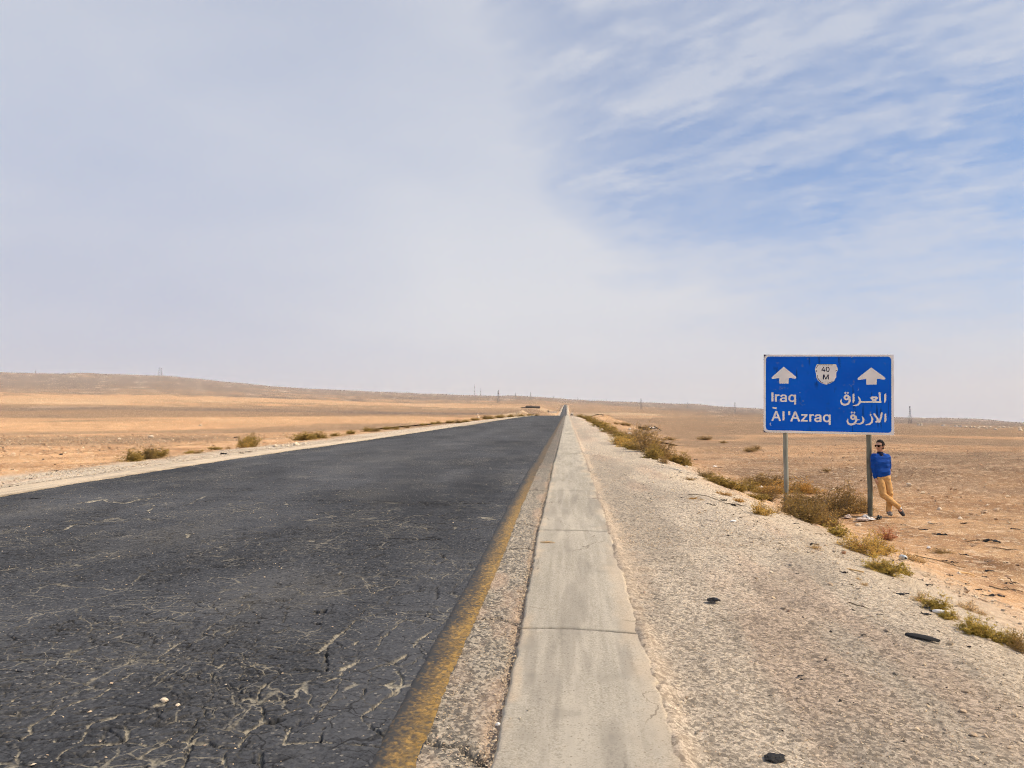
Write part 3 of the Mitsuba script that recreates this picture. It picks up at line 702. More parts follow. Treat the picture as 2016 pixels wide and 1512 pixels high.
# worn strip between line and concrete
M_CR = [(-.66, 3.44, -.5, 3.42, -.4, 3.34, -.32, 3.28), (-.66, 5.3, -.5, 5.33, -.36, 5.22), (-.66, 9.2, -.5, 9.1, -.33, 8.95), (-.66, 12.7, -.33, 12.5), (-.62, 7.6, -.4, 7.7, -.33, 7.6), (-.66, 16.5, -.33, 16.3)]
MS = []
for q in M_CR:
    P = np.array(q).reshape(-1, 2)
    MS.append(np.vstack([np.linspace(a, b, 40) for a, b in zip(P[:-1], P[1:])]))
MS = np.vstack(MS)
MS = MS + np.stack([fb(MS[:, 0], MS[:, 1], .08, 3, 110), fb(MS[:, 0], MS[:, 1], .08, 3, 111)], -1) * .06
MT = cKDTree(MS)
xs, ys = lin((-.68, -.22, 62)), lin((-8, 2.5, 30), (2.5, 6, 380), (6, 14, 330), (14, 45, 240), (45, 240, 80))
X, Y = np.meshgrid(xs, ys)
d, _ = MT.query(np.column_stack([X.ravel(), Y.ravel()]))
d = d.reshape(X.shape) + fb(X, Y, .05, 2, 112) * .02
cr = 1 - sstep(.006, .024, d)
gut = np.exp(-((X + .335 + fb(X, Y, .4, 3, 115) * .06) / .035) ** 2) * np.clip(.55 + fb(X, Y, .5, 3, 113) * 1.5, 0, 1)
hole = np.exp(-((X + .38) / .06) ** 2 - ((Y - 3.31) / .05) ** 2)
fine = sstep(30, 12, Y)
Z = zasphalt(X, Y) + .004 + (fb(X, Y, .022, 2, 114) * .014 + fb(X, Y, .12, 2, 117) * .012) * fine - cr * .03 - gut * .028 - hole * .05 - .006
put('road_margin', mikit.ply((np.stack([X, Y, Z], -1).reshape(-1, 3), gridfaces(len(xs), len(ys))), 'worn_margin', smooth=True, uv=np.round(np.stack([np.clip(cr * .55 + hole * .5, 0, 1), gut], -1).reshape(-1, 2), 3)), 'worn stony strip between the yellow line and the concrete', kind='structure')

# concrete edge strip of cast slabs
say('concrete_strip', 'pale concrete edge strip of jointed slabs right of the asphalt', kind='structure')
joints = [-5.7, -2.1, 1.45, 5.06, 8.6, 12.37, 15.6, 19.1, 22.4, 25.2, 27.3, 31.2, 34.1, 38, 41.8, 45.5, 49, 52.2]


def slab(y0, y1, nx, ny, gap, x0=-.325, x1=.49, name='slab', kind=None, key='concrete_strip'):
    us, vs = np.linspace(0, 1, nx), np.linspace(0, 1, ny)
    U, V = np.meshgrid(us, vs)
    Y = y0 + gap / 2 + V * (y1 - y0 - gap)
    skew = -.09 * (U - .1) ** 2 * (1 if gap else 0)
    jag = (fb(U * .8, V * 0 + y0, .11, 3, 120) * .035) * sstep(.10, 0, V) + (fb(U * .8, V * 0 + y1, .11, 3, 120) * .035) * sstep(.9, 1, V)
    Y = Y + skew + jag
    lx = x0 + fb(Y * 0, Y, .13, 4, 121) * .030 + fb(Y * 0, Y, .9, 2, 122) * .025
    rx = x1 + fb(Y * 0 + 3, Y, .06, 3, 123) * .03 + fb(Y * 0, Y, 1.2, 2, 127) * .02
    X = lx + U * (rx - lx)
    edge = np.minimum(np.minimum(U, 1 - U) * .8, np.minimum(V, 1 - V) * (y1 - y0) * (1 if gap else 9))
    Z = zroad(Y) + .026 + fb(X, Y, .5, 3, 124) * .010 + fb(X, Y, .03, 2, 125) * .0022 - .012 * (1 - sstep(0, .018, edge))
    V0 = np.stack([X, Y, Z], -1).reshape(-1, 3)
    q = gridfaces(nx, ny)
    idx = np.arange(nx * ny).reshape(ny, nx)
    rim = np.concatenate([idx[0], idx[1:, -1], idx[-1, ::-1][1:], idx[::-1, 0][1:-1]])
    low = V0[rim] - [0, 0, .09]
    n = len(V0)
    k = np.arange(len(rim))
    side = np.stack([rim, n + k, n + np.roll(k, -1), np.roll(rim, -1)], -1)
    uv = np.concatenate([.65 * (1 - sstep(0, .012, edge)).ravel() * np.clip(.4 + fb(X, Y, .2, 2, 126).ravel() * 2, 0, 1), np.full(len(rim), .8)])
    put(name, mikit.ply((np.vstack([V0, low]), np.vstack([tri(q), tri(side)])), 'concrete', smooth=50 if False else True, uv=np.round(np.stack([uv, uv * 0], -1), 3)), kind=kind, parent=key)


for a, b in zip(joints[:-1], joints[1:]):
    slab(a, b, 60 if 0 < b < 20 else 18, 260 if 0 < b < 20 else 40, .010)
slab(joints[-1], 300, 6, 120, 0, name='far_slabs', kind='stuff')
slab(300, 2560, 4, 120, 0, name='far_slabs', kind='stuff')
say('concrete_strip_001', 'pale concrete strip along the far left edge of the asphalt', kind='structure')
slab(-8, 60, 8, 260, 0, -9.86, -9.02, 'near_slabs', 'stuff', 'concrete_strip_001')
slab(60, 2560, 4, 160, 0, -9.86, -9.02, 'far_slabs', 'stuff', 'concrete_strip_001')
USED.add('concrete_strip_001'); USED.add('concrete_strip')

# ---------------------------------------------------------------- loose stones
GREY = np.array([[.62, .51, .37], [.55, .45, .33], [.48, .38, .28], [.66, .58, .46], [.36, .30, .24], [.22, .20, .175], [.56, .42, .32], [.68, .61, .50]])
WT = np.array([.22, .22, .16, .08, .12, .09, .08, .03])


def scatter(name, label, n, fx, fy, lo, hi, small, zf, pal=GREY, wt=WT, seed=1, extra=0.0, **kw):
    g = np.random.default_rng(seed)
    x, y = fx(g, n), fy(g, n)
    s = lo * (hi / lo) ** (g.random(n) ** 2.2)
    c = .83 * pal[g.choice(len(pal), n, p=wt / wt.sum())] * g.uniform(.8, 1.15, (n, 1))
    vf, col = stones(g, x, y, zf(x, y) + extra, s, c, small, **kw)
    vf, col = split_flat(vf, col)
    put(name, mikit.ply(vf, 'painted_by_vertex', color=np.clip(col, 0, 1)), label, kind='stuff', cat='stones' if 'stone' in name else 'rubber' if 'rubber' in name else 'gravel')


vz = lambda x, y: zground(x, y) + (fb(x, y, .06, 2, 40) * .014 + fb(x, y, .5, 3, 41) * .05) * sstep(46, 20, y)
scatter('gravel', 'small loose chippings strewn over the near gravel verge', 42000, lambda g, n: .5 + 3.1 * g.random(n) ** .9, lambda g, n: 2.7 + 6.5 * g.random(n) ** 1.25, .004, .014, True, vz, seed=201)
scatter('gravel', 'larger loose gravel scattered on the verge further along', 15000, lambda g, n: .5 + 4.0 * g.random(n), lambda g, n: 8 + 22 * g.random(n) ** 1.6, .008, .027, True, vz, seed=202)
scatter('gravel', 'coarse pale stones thinly spread on the sloping verge', 800, lambda g, n: 1.6 + 3.4 * g.random(n), lambda g, n: 3.5 + 22 * g.random(n) ** 1.4, .016, .05, False, vz, seed=203)
DES = np.array([[.62, .46, .31], [.52, .36, .23], [.36, .24, .16], [.70, .60, .46], [.22, .16, .12], [.45, .28, .17]])
DW = np.array([.25, .22, .18, .16, .10, .09])
scatter('desert_stones', 'scattered stones over the desert floor right of the road', 26000, lambda g, n: 4.2 + 46 * g.random(n) ** 1.7, lambda g, n: 6 + 54 * g.random(n) ** 1.3,   .02, .12, True, zd0 := (lambda x, y: zground(x, y) - .02), DES, DW, 204, flat=.46)
scatter('desert_stones', 'scattered stones over the orange desert floor left of the road', 30000, lambda g, n: -12 - 50 * g.random(n) ** 1.5, lambda g, n: 10 + 45 * g.random(n) ** 1.2, .025, .14, True, zd0, DES, DW, 205, flat=.46)
scatter('rubber_crumbs', 'tiny black crumbs of rubber strewn over verge and slope', 900, lambda g, n: 1.0 + 6.5 * g.random(n), lambda g, n: 3 + 18 * g.random(n) ** 1.2, .008, .034, True, vz, np.array([[.03, .03, .03], [.06, .055, .05]]), np.array([.6, .4]), 210)
scatter('gravel', 'loose gravel on the narrow left verge', 9000, lambda g, n: -9.9 - 2.3 * g.random(n), lambda g, n: 7 + 32 * g.random(n) ** 1.3, .015, .05, True, lambda x, y: zground(x, y), seed=206)
scatter('gravel', 'fine loose chippings in the worn strip beside the yellow line', 7000, lambda g, n: -.65 + .34 * g.random(n), lambda g, n: 2.9 + 9 * g.random(n) ** 1.5, .005, .014, True, lambda x, y: zasphalt(x, y) - .004, seed=207)
scatter('gravel', 'loose chippings lying on the asphalt and in its cracks', 2600, lambda g, n: -.7 - 7.5 * g.random(n) ** .9, lambda g, n: 3 + 13 * g.random(n) ** 1.4, .006, .02, True, lambda x, y: zasphalt(x, y) - .002, seed=208)
scatter('gravel', 'crumbs of broken asphalt and sand along the concrete edge', 5000, lambda g, n: np.where(g.random(n) < .5, -.34 + g.normal(0, .025, n), .52 + g.normal(0, .05, n)), lambda g, n: 2.9 + 15 * g.random(n) ** 1.4, .006, .024, True, lambda x, y: np.where(x < 0, zasphalt(x, y), zground(x, y)), seed=209)

# closed box of air
lo, hi = np.array(HAZE['lo'], float), np.array(HAZE['hi'], float)
put('haze', {'type': 'cube', 'to_world': T().translate(((lo + hi) / 2).tolist()).scale(((hi - lo) / 2).tolist()), 'bsdf': {'type': 'null'}, 'interior': {'type': 'ref', 'id': 'haze_air'}}, 'thin pale desert haze', kind='stuff')

# ---------------------------------------------------------------- road sign: panel 2.85 x 1.86 m, turned 9 degrees to the road, sagging 1.3 degrees to the right
def sign_blue(p, n, uv):
    m = fbm(p.x * 2.2, p.z * 2.6, 3, 4)
    g = noise(p.x * 60, p.z * 60, 1)
    c = mix((.001, .105, .66), (.003, .140, .76), dr.clip(.5 + (m - .5) * 1.4, 0, 1))
    drip = smoothstep(.66, .80, fbm(p.x * 14, p.z * 1.6, 7, 3)) * smoothstep(.4, .6, m)
    c = mix(c, (.005, .035, .17), drip * .7)
    sc = smoothstep(.80, .86, fbm(p.x * 9, p.z * 11, 21, 2)) * smoothstep(.5, .7, g)
    return mix(c, (.22, .30, .45), sc * .6)


matte('sign_blue', mikit.proc(sign_blue), .6, .12)


def sign_white(p, n, uv):
    m = fbm(p.x * 3, p.z * 5, 3, 4)
    return mix((.74, .75, .75), (.86, .87, .88), dr.clip(.5 + (m - .5) * 2, 0, 1))


matte('sign_white', mikit.proc(sign_white), .55, .3)
matte('sign_dark', (.008, .016, .06), .5, .3)


def steel_tex(p, n, uv):
    m = fbm(p.x * 9, p.y * 9, p.z * 2.2, 4)
    c = mix((.19, .215, .195), (.31, .335, .305), dr.clip(.5 + (m - .5) * 2, 0, 1))
    return mix(c, (.17, .14, .10), smoothstep(.55, .75, fbm(p.x * 20, p.y * 20, p.z * 4, 3)) * .6)


matte('post_steel', mikit.proc(steel_tex), .5, .4)


def steel_shaded(p, n, uv):  # weaker light on the right post put into a darker steel colour, plus dirt
    m = fbm(p.x * 9, p.y * 9, p.z * 1.6, 4)
    c = mix((.11, .125, .105), (.21, .225, .19), dr.clip(.5 + (m - .5) * 2, 0, 1))
    return mix(c, (.06, .058, .05), smoothstep(.5, .7, fbm(p.x * 5, p.y * 5, p.z * 2.6 + 3, 3)) * .7)


matte('post_shaded_steel', mikit.proc(steel_shaded), .5, .4)
SW, SH = 2.848, 1.856
SIGN = T().translate([6.095, 17.815, 2.337]).rotate([0, 0, 1], -9.11).rotate([0, 1, 0], 1.28).rotate([1, 0, 0], 90 + 3.1 * 0)
sign = thing('road_sign', 'large blue direction sign with white arrows and bilingual place names on two steel posts', 'sign')


def sgn(name, vf, m, label=None, smooth=False, kind=None):
    return put(name, mikit.ply(vf, m, smooth=smooth, to_world=SIGN), label, kind=kind, parent=sign)


def D(X, Y):            # drawing units of the sign face -> metres from its centre
    top = 50
    bot = 1110 + (X - 93) / 1785 * 58
    return ((X - 96) / 1783 - .5) * SW, (.5 - (Y - top) / (bot - top)) * SH


def poly(pts):
    return Polygon([D(*p) for p in pts])


def rrect(x0, y0, x1, y1, r):
    return shapely.box(x0 + r, y0 + r, x1 - r, y1 - r).buffer(r, 8)


def face(outline, z0, d=.0022):
    v, f = extrude(outline, d)
    return v + [0, 0, z0], f


outer = shapely.box(-SW / 2, -SH / 2, SW / 2, SH / 2)
rim_o, rim_i = rrect(-SW / 2 + .005, -SH / 2 + .005, SW / 2 - .003, SH / 2 - .005, .085), rrect(-SW / 2 + .05, -SH / 2 + .055, SW / 2 - .058, SH / 2 - .045, .075)
body = box(0, 0, -.012, SW, SH, .024)
sgn('panel', body, 'sign_white', 'pale sheet metal panel')
sgn('blue_field', face(rim_i, .0004), 'sign_blue', 'blue field with rounded corners')
sgn('border', face(rim_o.difference(rim_i.buffer(.001)), .0006, .0028), 'sign_white')
for k, (cx, cy) in enumerate(((-1, 1), (-1, -1))):
    corner = outer.difference(rim_o.buffer(.002)).intersection(shapely.box(min(0, cx * SW), min(0, cy * SH), max(0, cx * SW), max(0, cy * SH)).intersection(shapely.box(-SW / 2, cy * SH / 2 - .13, -SW / 2 + .13, cy * SH / 2 + .13)))
    sgn('corner_patch', face(corner, .0005), 'sign_dark', 'dark corner left uncovered')
for rail_y in (-.62, 0, .62):
    sgn('back_rail', box(0, rail_y, -.045, SW - .06, .05, .04), 'post_steel')
L1 = [(378, 215), (430, 258), (500, 312), (548, 352), (554, 366), (546, 380), (520, 380), (480, 370), (450, 372), (446, 447), (316, 448), (313, 372), (280, 374), (240, 384), (215, 384), (206, 372), (212, 358), (260, 315), (325, 260)]
sgn('arrow', face(poly(L1), .003), 'sign_white', 'white arrow pointing up on the left')
L2 = [((x - 378) * 1.075 + 1577, (y - 215) * 1.03 + 226) for x, y in L1]
sgn('arrow', face(poly(L2), .003), 'sign_white', 'white arrow pointing up on the right')
SHD = [(842, 182), (1098, 182), (1112, 215), (1128, 252), (1112, 285), (1104, 300), (1102, 360), (1075, 410), (1030, 440), (965, 462), (905, 442), (858, 405), (832, 360), (828, 300), (814, 252), (828, 215)]
sh = sgn('route_shield', face(poly(SHD).buffer(.004), .003), 'sign_white', 'white route shield with a dark blue number')
seg = [[(856, 191), (1058, 191)], [(850, 196), (838, 222), (828, 236)], [(832, 262), (838, 290)], [(843, 330), (845, 362), (868, 400), (905, 434), (926, 441)], [(982, 446), (1020, 436), (1052, 420)], [(1096, 276), (1112, 264)]]
arcs = unary_union([LineString([D(*p) for p in s]).buffer(.007, cap_style=2) for s in seg])
put('outline', mikit.ply(face(arcs, .0054, .0012), 'sign_dark', to_world=SIGN), parent=sh)


def lettering(txt, X0, Yb, X1, Ycap, bold=True, sx=None):
    m = meshkit.text_mesh(txt, 1.0, .0022, bold=bold)
    v = np.array(m.vertices)
    (x0, yb), (x1, _), (_, yc) = D(X0, Yb), D(X1, Yb), D(X0, Ycap)
    lo, hi = v[:, 0].min(), v[:, 0].max()
    v[:, 0] = x0 + (v[:, 0] - lo) / (hi - lo) * (x1 - x0)
    v[:, 1] = yb + v[:, 1] * (yc - yb)
    yb1 = D(X1, Yb)[1]
    v[:, 1] += 0 * (yb1 - yb)
    v[:, 2] = v[:, 2] / max(v[:, 2].max(), 1e-6) * .0022 + .003
    return v, np.array(m.faces)


def shift(vf, dz):
    return vf[0] + [0, 0, dz], vf[1]


bar = lambda x0, y0, x1, y1: face(poly([(x0, y0), (x1, y0), (x1, y1), (x0, y1)]), .003)
sgn('lettering', join([bar(204, 566, 234, 690), lettering('raq', 254, 690, 552, 566)]), 'sign_white', 'white lettering naming Iraq')
mac = face(poly([(220, 765), (280, 770), (282, 797), (222, 786)]), .003)
sgn('lettering', join([lettering('A', 206, 950, 342, 822), bar(362, 824, 390, 950), lettering("'", 441, 952, 470, 826), lettering('Azraq', 470, 960, 1030, 832), mac]), 'sign_white', "white lettering naming Al'Azraq")
put('number', mikit.ply(shift(lettering('40', 902, 284, 1014, 220, True), .0026), 'sign_dark', to_world=SIGN), parent=sh)
put('letter', mikit.ply(shift(lettering('M', 922, 390, 1004, 324, True), .0026), 'sign_dark', to_world=SIGN), parent=sh)


def stroke(pts, w):
    """a pen stroke of changing width in drawing units"""
    w = np.broadcast_to(w, (len(pts),))
    return unary_union([unary_union([Point(a).buffer(u / 2, 6), Point(b).buffer(v / 2, 6)]).convex_hull for a, b, u, v in zip(pts[:-1], pts[1:], w[:-1], w[1:])])


def bowl(cx, cy):
    loop = Polygon(Point(cx, cy).buffer(40).exterior.coords, [Point(cx, cy + 2).buffer(13).exterior.coords])
    tail = stroke([(cx + 38, cy - 5), (cx + 44, cy + 45), (cx + 22, cy + 88), (cx - 25, cy + 103), (cx - 62, cy + 90), (cx - 78, cy + 55), (cx - 70, cy + 25)], [26, 30, 28, 28, 26, 22, 10])
    dots = unary_union([Polygon([(cx + a, cy - 78), (cx + a + 17, cy - 62), (cx + a, cy - 46), (cx + a - 17, cy - 62)]) for a in (-18, 18)])
    return unary_union([loop, tail, dots])


def arabic(parts):
    out = unary_union(parts)
    f = lambda a: np.array([D(x, y) for x, y in a])
    fix = lambda g: Polygon(f(g.exterior.coords), [f(r.coords) for r in g.interiors])
    return unary_union([fix(g) for g in getattr(out, 'geoms', [out])])


iraq = [Polygon([(1748, 602), (1774, 586), (1776, 680), (1756, 720), (1746, 712)]),
        stroke([(1688, 580), (1692, 640), (1694, 704)], [26, 26, 26]), Polygon([(1672, 600), (1690, 572), (1706, 600)]),
        stroke([(1700, 706), (1640, 706), (1560, 704), (1480, 704), (1420, 702)], [28, 26, 24, 24, 26]),
        Polygon([(1558, 650), (1580, 630), (1650, 630), (1672, 650), (1640, 682), (1660, 712), (1566, 712), (1590, 682)], [[(1598, 650), (1632, 650), (1615, 666)]]),
        stroke([(1404, 636), (1424, 670), (1428, 706), (1404, 738), (1372, 752), (1332, 752)], [14, 26, 28, 26, 20, 8]),
        Polygon([(1326, 596), (1350, 584), (1354, 690), (1336, 722), (1324, 712)]), bowl(1245, 640)]
azraq = [Polygon([(1752, 874), (1774, 860), (1778, 960), (1758, 990), (1748, 980)]),
         stroke([(1716, 858), (1706, 920), (1684, 978)], [24, 26, 26]), stroke([(1616, 872), (1640, 910), (1676, 962)], [24, 26, 26]), stroke([(1690, 976), (1640, 978)], [26, 22]), Polygon([(1640, 984), (1652, 936), (1672, 950), (1690, 985)]),
         stroke([(1578, 904), (1590, 940), (1584, 982), (1552, 1012), (1498, 1020)], [16, 28, 28, 24, 8]), Polygon([(1566, 866), (1582, 882), (1566, 898), (1550, 882)]),
         stroke([(1458, 910), (1472, 945), (1464, 985), (1430, 1006), (1376, 1004)], [16, 28, 28, 24, 8]), stroke([(1392, 946), (1416, 950)], [12, 12]), bowl(1332, 912)]
sgn('lettering', face(arabic(iraq), .003), 'sign_white', 'white Arabic lettering of the upper line')
sgn('lettering', face(arabic(azraq), .003), 'sign_white', 'white Arabic lettering of the lower line')
g = np.random.default_rng(5)
chips = [Point(*D(a, b)).buffer(.008, 3) for a, b in ((608, 572), (1402, 541), (1316, 92), (190, 1000))] + [LineString([D(195, 985), D(186, 1000), D(198, 1016)]).buffer(.006)]
sgn('chipped_paint', face(unary_union(chips), .0031, .001), 'sign_white', kind='stuff')
rv_ = [Point(*D(a, b)).buffer(.009, 4) for a in (240, 660, 1110, 1560) for b in (130, 520, 780, 1060)]
sgn('rivets', join([face(r, .0026, .002) for r in rv_]), 'sign_blue', kind='stuff')
for k, (bx, by, tx, ty, m, lab) in enumerate(((5.205, 18.19, 5.20, 18.07, 'post_steel', 'grey left steel post'), (7.008, 17.86, 7.005, 17.79, 'post_shaded_steel', 'right steel post with shade put into its colour'))):
    zb = float(zground(np.array([bx]), np.array([by]))[0])
    zs = np.linspace(zb - .25, 3.18, 18)
    tt = (zs - zb) / (3.18 - zb)
    dent = .006 * np.sin(zs * 5.1 + k) * (zs < 1.3)
    put('post', mikit.ply(tube(np.column_stack([bx + (tx - bx) * tt + dent, by + (ty - by) * tt, zs]), .054 + .003 * k, 18), m, smooth=40), lab, parent=sign)

# ---------------------------------------------------------------- man leaning on the right post
PBASE = np.array([7.314, 17.70, -.452])
_r = np.array([math.cos(YAW), -math.sin(YAW), 0])
_f = np.array([-math.sin(YAW), -math.cos(YAW), 0])          # towards the viewer
PM = T(np.array([[_r[0], _f[0], 0, PBASE[0]], [_r[1], _f[1], 0, PBASE[1]], [0, 0, 1, PBASE[2]], [0, 0, 0, 1.0]]))
# person coordinates: u to the right, v towards the viewer, w up.  (right-handed frame: u x w = -v, so meshes are mirrored back below)


def ball(p, r, k=14):
    return m3.Manifold.sphere(float(r), k).translate([float(a) for a in p])


def hull(*s):
    return m3.Manifold.batch_hull([ball(p, r) for p, r in s])


def chain(*s):
    return [hull(a, b) for a, b in zip(s[:-1], s[1:])]


def merge(L):
    return m3.Manifold.batch_boolean(L, m3.OpType.Add)


def soft(m, n=8, edge=.02):
    m = m.refine_to_length(edge)
    t = mesh(man(m))
    t.merge_vertices()
    trimesh.smoothing.filter_taubin(t, .5, .53, iterations=n)
    return t


person = thing('person', 'man in blue sweater and tan trousers leaning on the right sign post, legs crossed', 'person')


def wear(name, t, m, label=None, smooth=True, parent=person):
    v, f = tm(t) if not isinstance(t, tuple) else t
    return put(name, mikit.ply((v, f[:, ::-1] if FLIP else f), m, smooth=smooth, to_world=PM), label, parent=parent)


FLIP = np.linalg.det(np.array(PM.matrix)[:3, :3]) < 0
S_L, E_L, W_L = (-.262, .0, 1.335), (-.285, .01, 1.085), (-.262, .03, .865)      # arm hanging along the post
S_R, E_R, W_R = (.045, -.01, 1.33), (.112, -.075, 1.085), (.0, -.17, .93)        # arm folded behind the back
H_L, K_L, A_L = (-.140, .0, .845), (-.105, .065, .475), (.205, .125, .205)
H_R, K_R, A_R = (.005, .0, .86), (.062, .03, .465), (.055, -.02, .10)


def sc(t, k):
    return tuple((p, r * k) for p, r in t)


torso = [(((-.160, 0, 1.372), .055), ((-.060, 0, 1.372), .055)), (((-.232, 0, 1.325), .072), ((.015, 0, 1.325), .072)), (((-.198, .005, 1.21), .100), ((-.020, .005, 1.21), .100)),
         (((-.172, .005, 1.06), .098), ((-.018, .005, 1.06), .098)), (((-.155, .0, .93), .098), ((-.012, .0, .955), .096))]


def torso_mesh(k):
    return [hull(*sc(a, k), *sc(b, k)) for a, b in zip(torso[:-1], torso[1:])]


def legs(k, end=1.0):
    return [hull(*sc(torso[-1], k), (H_L, .096 * k), (H_R, .094 * k))] + chain((H_L, .096 * k), ((-.128, .045, .66), .088 * k), (K_L, .076 * k), ((.04, .10, .345), .068 * k), (A_L, .056 * k)) + chain((H_R, .095 * k), ((.038, .02, .66), .086 * k), (K_R, .074 * k), ((.062, .0, .28), .066 * k), (A_R, .060 * k))


def arms(k):
    return chain((S_L, .074 * k), ((-.286, .005, 1.21), .058 * k), (E_L, .051 * k), (W_L, .042 * k)) + chain((S_R, .074 * k), ((.090, -.04, 1.21), .058 * k), (E_R, .056 * k), (W_R, .044 * k))


# head, turned to the viewer's left and a little towards the viewer
HC = np.array([-.128, .012, 1.572])
_a = math.radians(62)                       # 0 = facing the viewer, 90 = facing left
hx, hy = np.array([-math.sin(_a), math.cos(_a), 0]), np.array([math.cos(_a), math.sin(_a), 0])   # forward, sideways


def H(f, s, w):
    return HC + (hx * f + hy * s + np.array([0, 0, w])) * 1.10


head = [hull((H(-.02, 0, .035), .080), (H(.015, 0, .030), .076), (H(-.01, 0, .055), .072)), hull((H(.018, .028, .0), .050), (H(.018, -.028, .0), .050), (H(.030, 0, -.065), .038), (H(.045, 0, -.085), .024), (H(-.02, 0, -.03), .055)),
        hull((H(.085, 0, .02), .010), (H(.108, 0, -.018), .012), (H(.085, .014, -.024), .009), (H(.085, -.014, -.024), .009)), hull((H(.078, .018, -.052), .009), (H(.078, -.018, -.052), .009), (H(.070, 0, -.056), .014)),
        hull((H(-.015, .082, .0), .012), (H(-.022, .084, .025), .014), (H(-.018, .080, -.022), .009)), hull((H(-.015, -.082, .0), .012), (H(-.022, -.084, .025), .014), (H(-.018, -.080, -.022), .009)),
        hull((H(-.025, 0, -.06), .058), ((-.115, -.005, 1.44), .058)), hull(((-.115, -.005, 1.44), .058), ((-.11, 0, 1.37), .07))]


def hand(wrist, direction, palm_n, side):
    """palm, four bent fingers and a thumb from the side of the palm"""
    w, d, n = np.array(wrist), np.array(direction, float), np.array(palm_n, float)
    d /= np.linalg.norm(d)
    n = n - d * (n @ d)
    n /= np.linalg.norm(n)
    s = np.cross(d, n) * side
    out = [hull((w, .026), (w + d * .03 + s * .022, .017), (w + d * .03 - s * .022, .017)), hull((w + d * .03 + s * .024, .016), (w + d * .03 - s * .024, .016), (w + d * .085 + s * .03, .013), (w + d * .085 - s * .03, .013))]
    for k, ln in enumerate((.068, .078, .073, .058)):
        b = w + d * .088 + s * (.030 - .020 * k)
        e1 = b + d * ln * .5 + n * ln * .14
        e2 = e1 + d * ln * .34 + n * ln * .30
        out += chain((b, .0095), (e1, .0088), (e2, .0075))
    b = w + d * .035 + s * .03
    out += chain((b, .013), (b + d * .03 + s * .022 + n * .008, .011), (b + d * .06 + s * .024 + n * .018, .009))
    return out


hands = hand((-.258, .035, .85), (.12, .12, -1), (.8, .1, 0), -1) + hand((-.02, -.165, .915), (-.8, -.1, -.55), (0, 1, .2), 1)
feet = [hull((A_L, .04), ((.262, .105, .11), .036), ((.285, .15, .035), .028)), hull((A_R, .04), ((.05, .03, .045), .034), ((.03, .13, .035), .028))]
skin = merge(torso_mesh(.84) + legs(.80) + arms(.80) + head + hands + feet)
matte('skin', (.50, .29, .20), .55, .35)
wear('body', soft(skin, 6, .014), 'skin')


def wool_tex(p, n, uv):
    f = fbm(p.x * 14, p.y * 14, p.z * 20, 3)
    k = noise(p.x * 160, p.y * 160, p.z * 160)
    return mix((.003, .042, .25), (.010, .080, .42), dr.clip(.5 + (f - .5) * 1.5 + (k - .5) * .5, 0, 1))


matte('sweater_wool', mikit.proc(wool_tex), .9, .15, sheen=.4)
hem = [hull(((-.158, .0, .925), .106), ((-.006, .0, .958), .104), ((-.158, .0, .965), .104), ((-.008, .0, .995), .102))]
bulge = [hull(((-.172, .01, 1.02), .102), ((-.014, .01, 1.04), .102), ((-.164, .01, .97), .106), ((-.010, .01, .995), .104))]
collar = [hull(((-.112, 0, 1.385), .074), ((-.114, -.003, 1.425), .066))]
sw = soft(merge(torso_mesh(1.03) + arms(1.02) + hem + bulge), 3, .016)
v = np.array(sw.vertices)
fold = meshkit.fbm(np.column_stack([v[:, 0] * 7, v[:, 1] * 7, v[:, 2] * 22]), 3, 4) - .5
sw.vertices = v + sw.vertex_normals * (fold * .030)[:, None]
wear('sweater', sw, 'sweater_wool', 'royal blue knitted sweater')
matte('collar_cloth', (.012, .02, .06), .9, .15)
wear('collar', soft(collar[0], 4, .018), 'collar_cloth')


def cloth_tex(p, n, uv):
    f = fbm(p.x * 18, p.y * 18, p.z * 9, 4)
    return mix((.48, .275, .105), (.63, .39, .17), dr.clip(.5 + (f - .5) * 1.6, 0, 1))


matte('trouser_cloth', mikit.proc(cloth_tex), .9, .15, sheen=.3)
tr = soft(merge(legs(1.0)), 5, .018)
v = np.array(tr.vertices)
fold = meshkit.fbm(np.column_stack([v[:, 0] * 12, v[:, 1] * 12, v[:, 2] * 20]), 3, 6) - .5
amp = .016 + .03 * np.exp(-((v[:, 2] - .47) / .07) ** 2) + .025 * np.exp(-((v[:, 2] - .84) / .06) ** 2)
tr.vertices = v + tr.vertex_normals * (fold * amp)[:, None]
wear('trousers', tr, 'trouser_cloth', 'tan yellow trousers')
matte('sock', (.66, .66, .64), .9, .1)
matte('shoe_dark', (.045, .047, .055), .7, .3)
matte('shoe_grey', (.22, .21, .20), .8, .25)
matte('shoe_sole', (.40, .39, .37), .8, .2)
wear('sock', soft(merge(chain((A_L, .050), ((.235, .12, .165), .047))), 2, .015), 'sock')
s1 = merge([hull(((.240, .095, .175), .046), ((.262, .105, .11), .046), ((.238, .13, .15), .040)), hull(((.262, .105, .11), .049), ((.292, .155, .030), .040), ((.262, .14, .085), .044))])
sh1 = wear('shoe', soft(s1, 3, .012), 'shoe_dark', 'dark shoe standing on its toe')
s2 = merge([hull((A_R, .044), ((.055, -.035, .05), .045), ((.05, .03, .048), .044)), hull(((.05, .03, .05), .044), ((.022, .145, .036), .036), ((.030, .10, .05), .040))])
sh2 = wear('shoe', soft(s2, 3, .012), 'shoe_grey', 'grey shoe flat on the ground')
wear('sole', soft(hull(((.294, .085, .165), .014), ((.30, .10, .10), .018), ((.318, .145, .035), .014), ((.282, .075, .16), .012)), 1, .02), 'shoe_sole', parent=sh1)
wear('sole', soft(hull(((.06, -.06, .010), .012), ((.03, .15, .008), .012), ((.085, .05, .010), .010), ((.0, .06, .010), .010)), 1, .02), 'shoe_sole', parent=sh2)
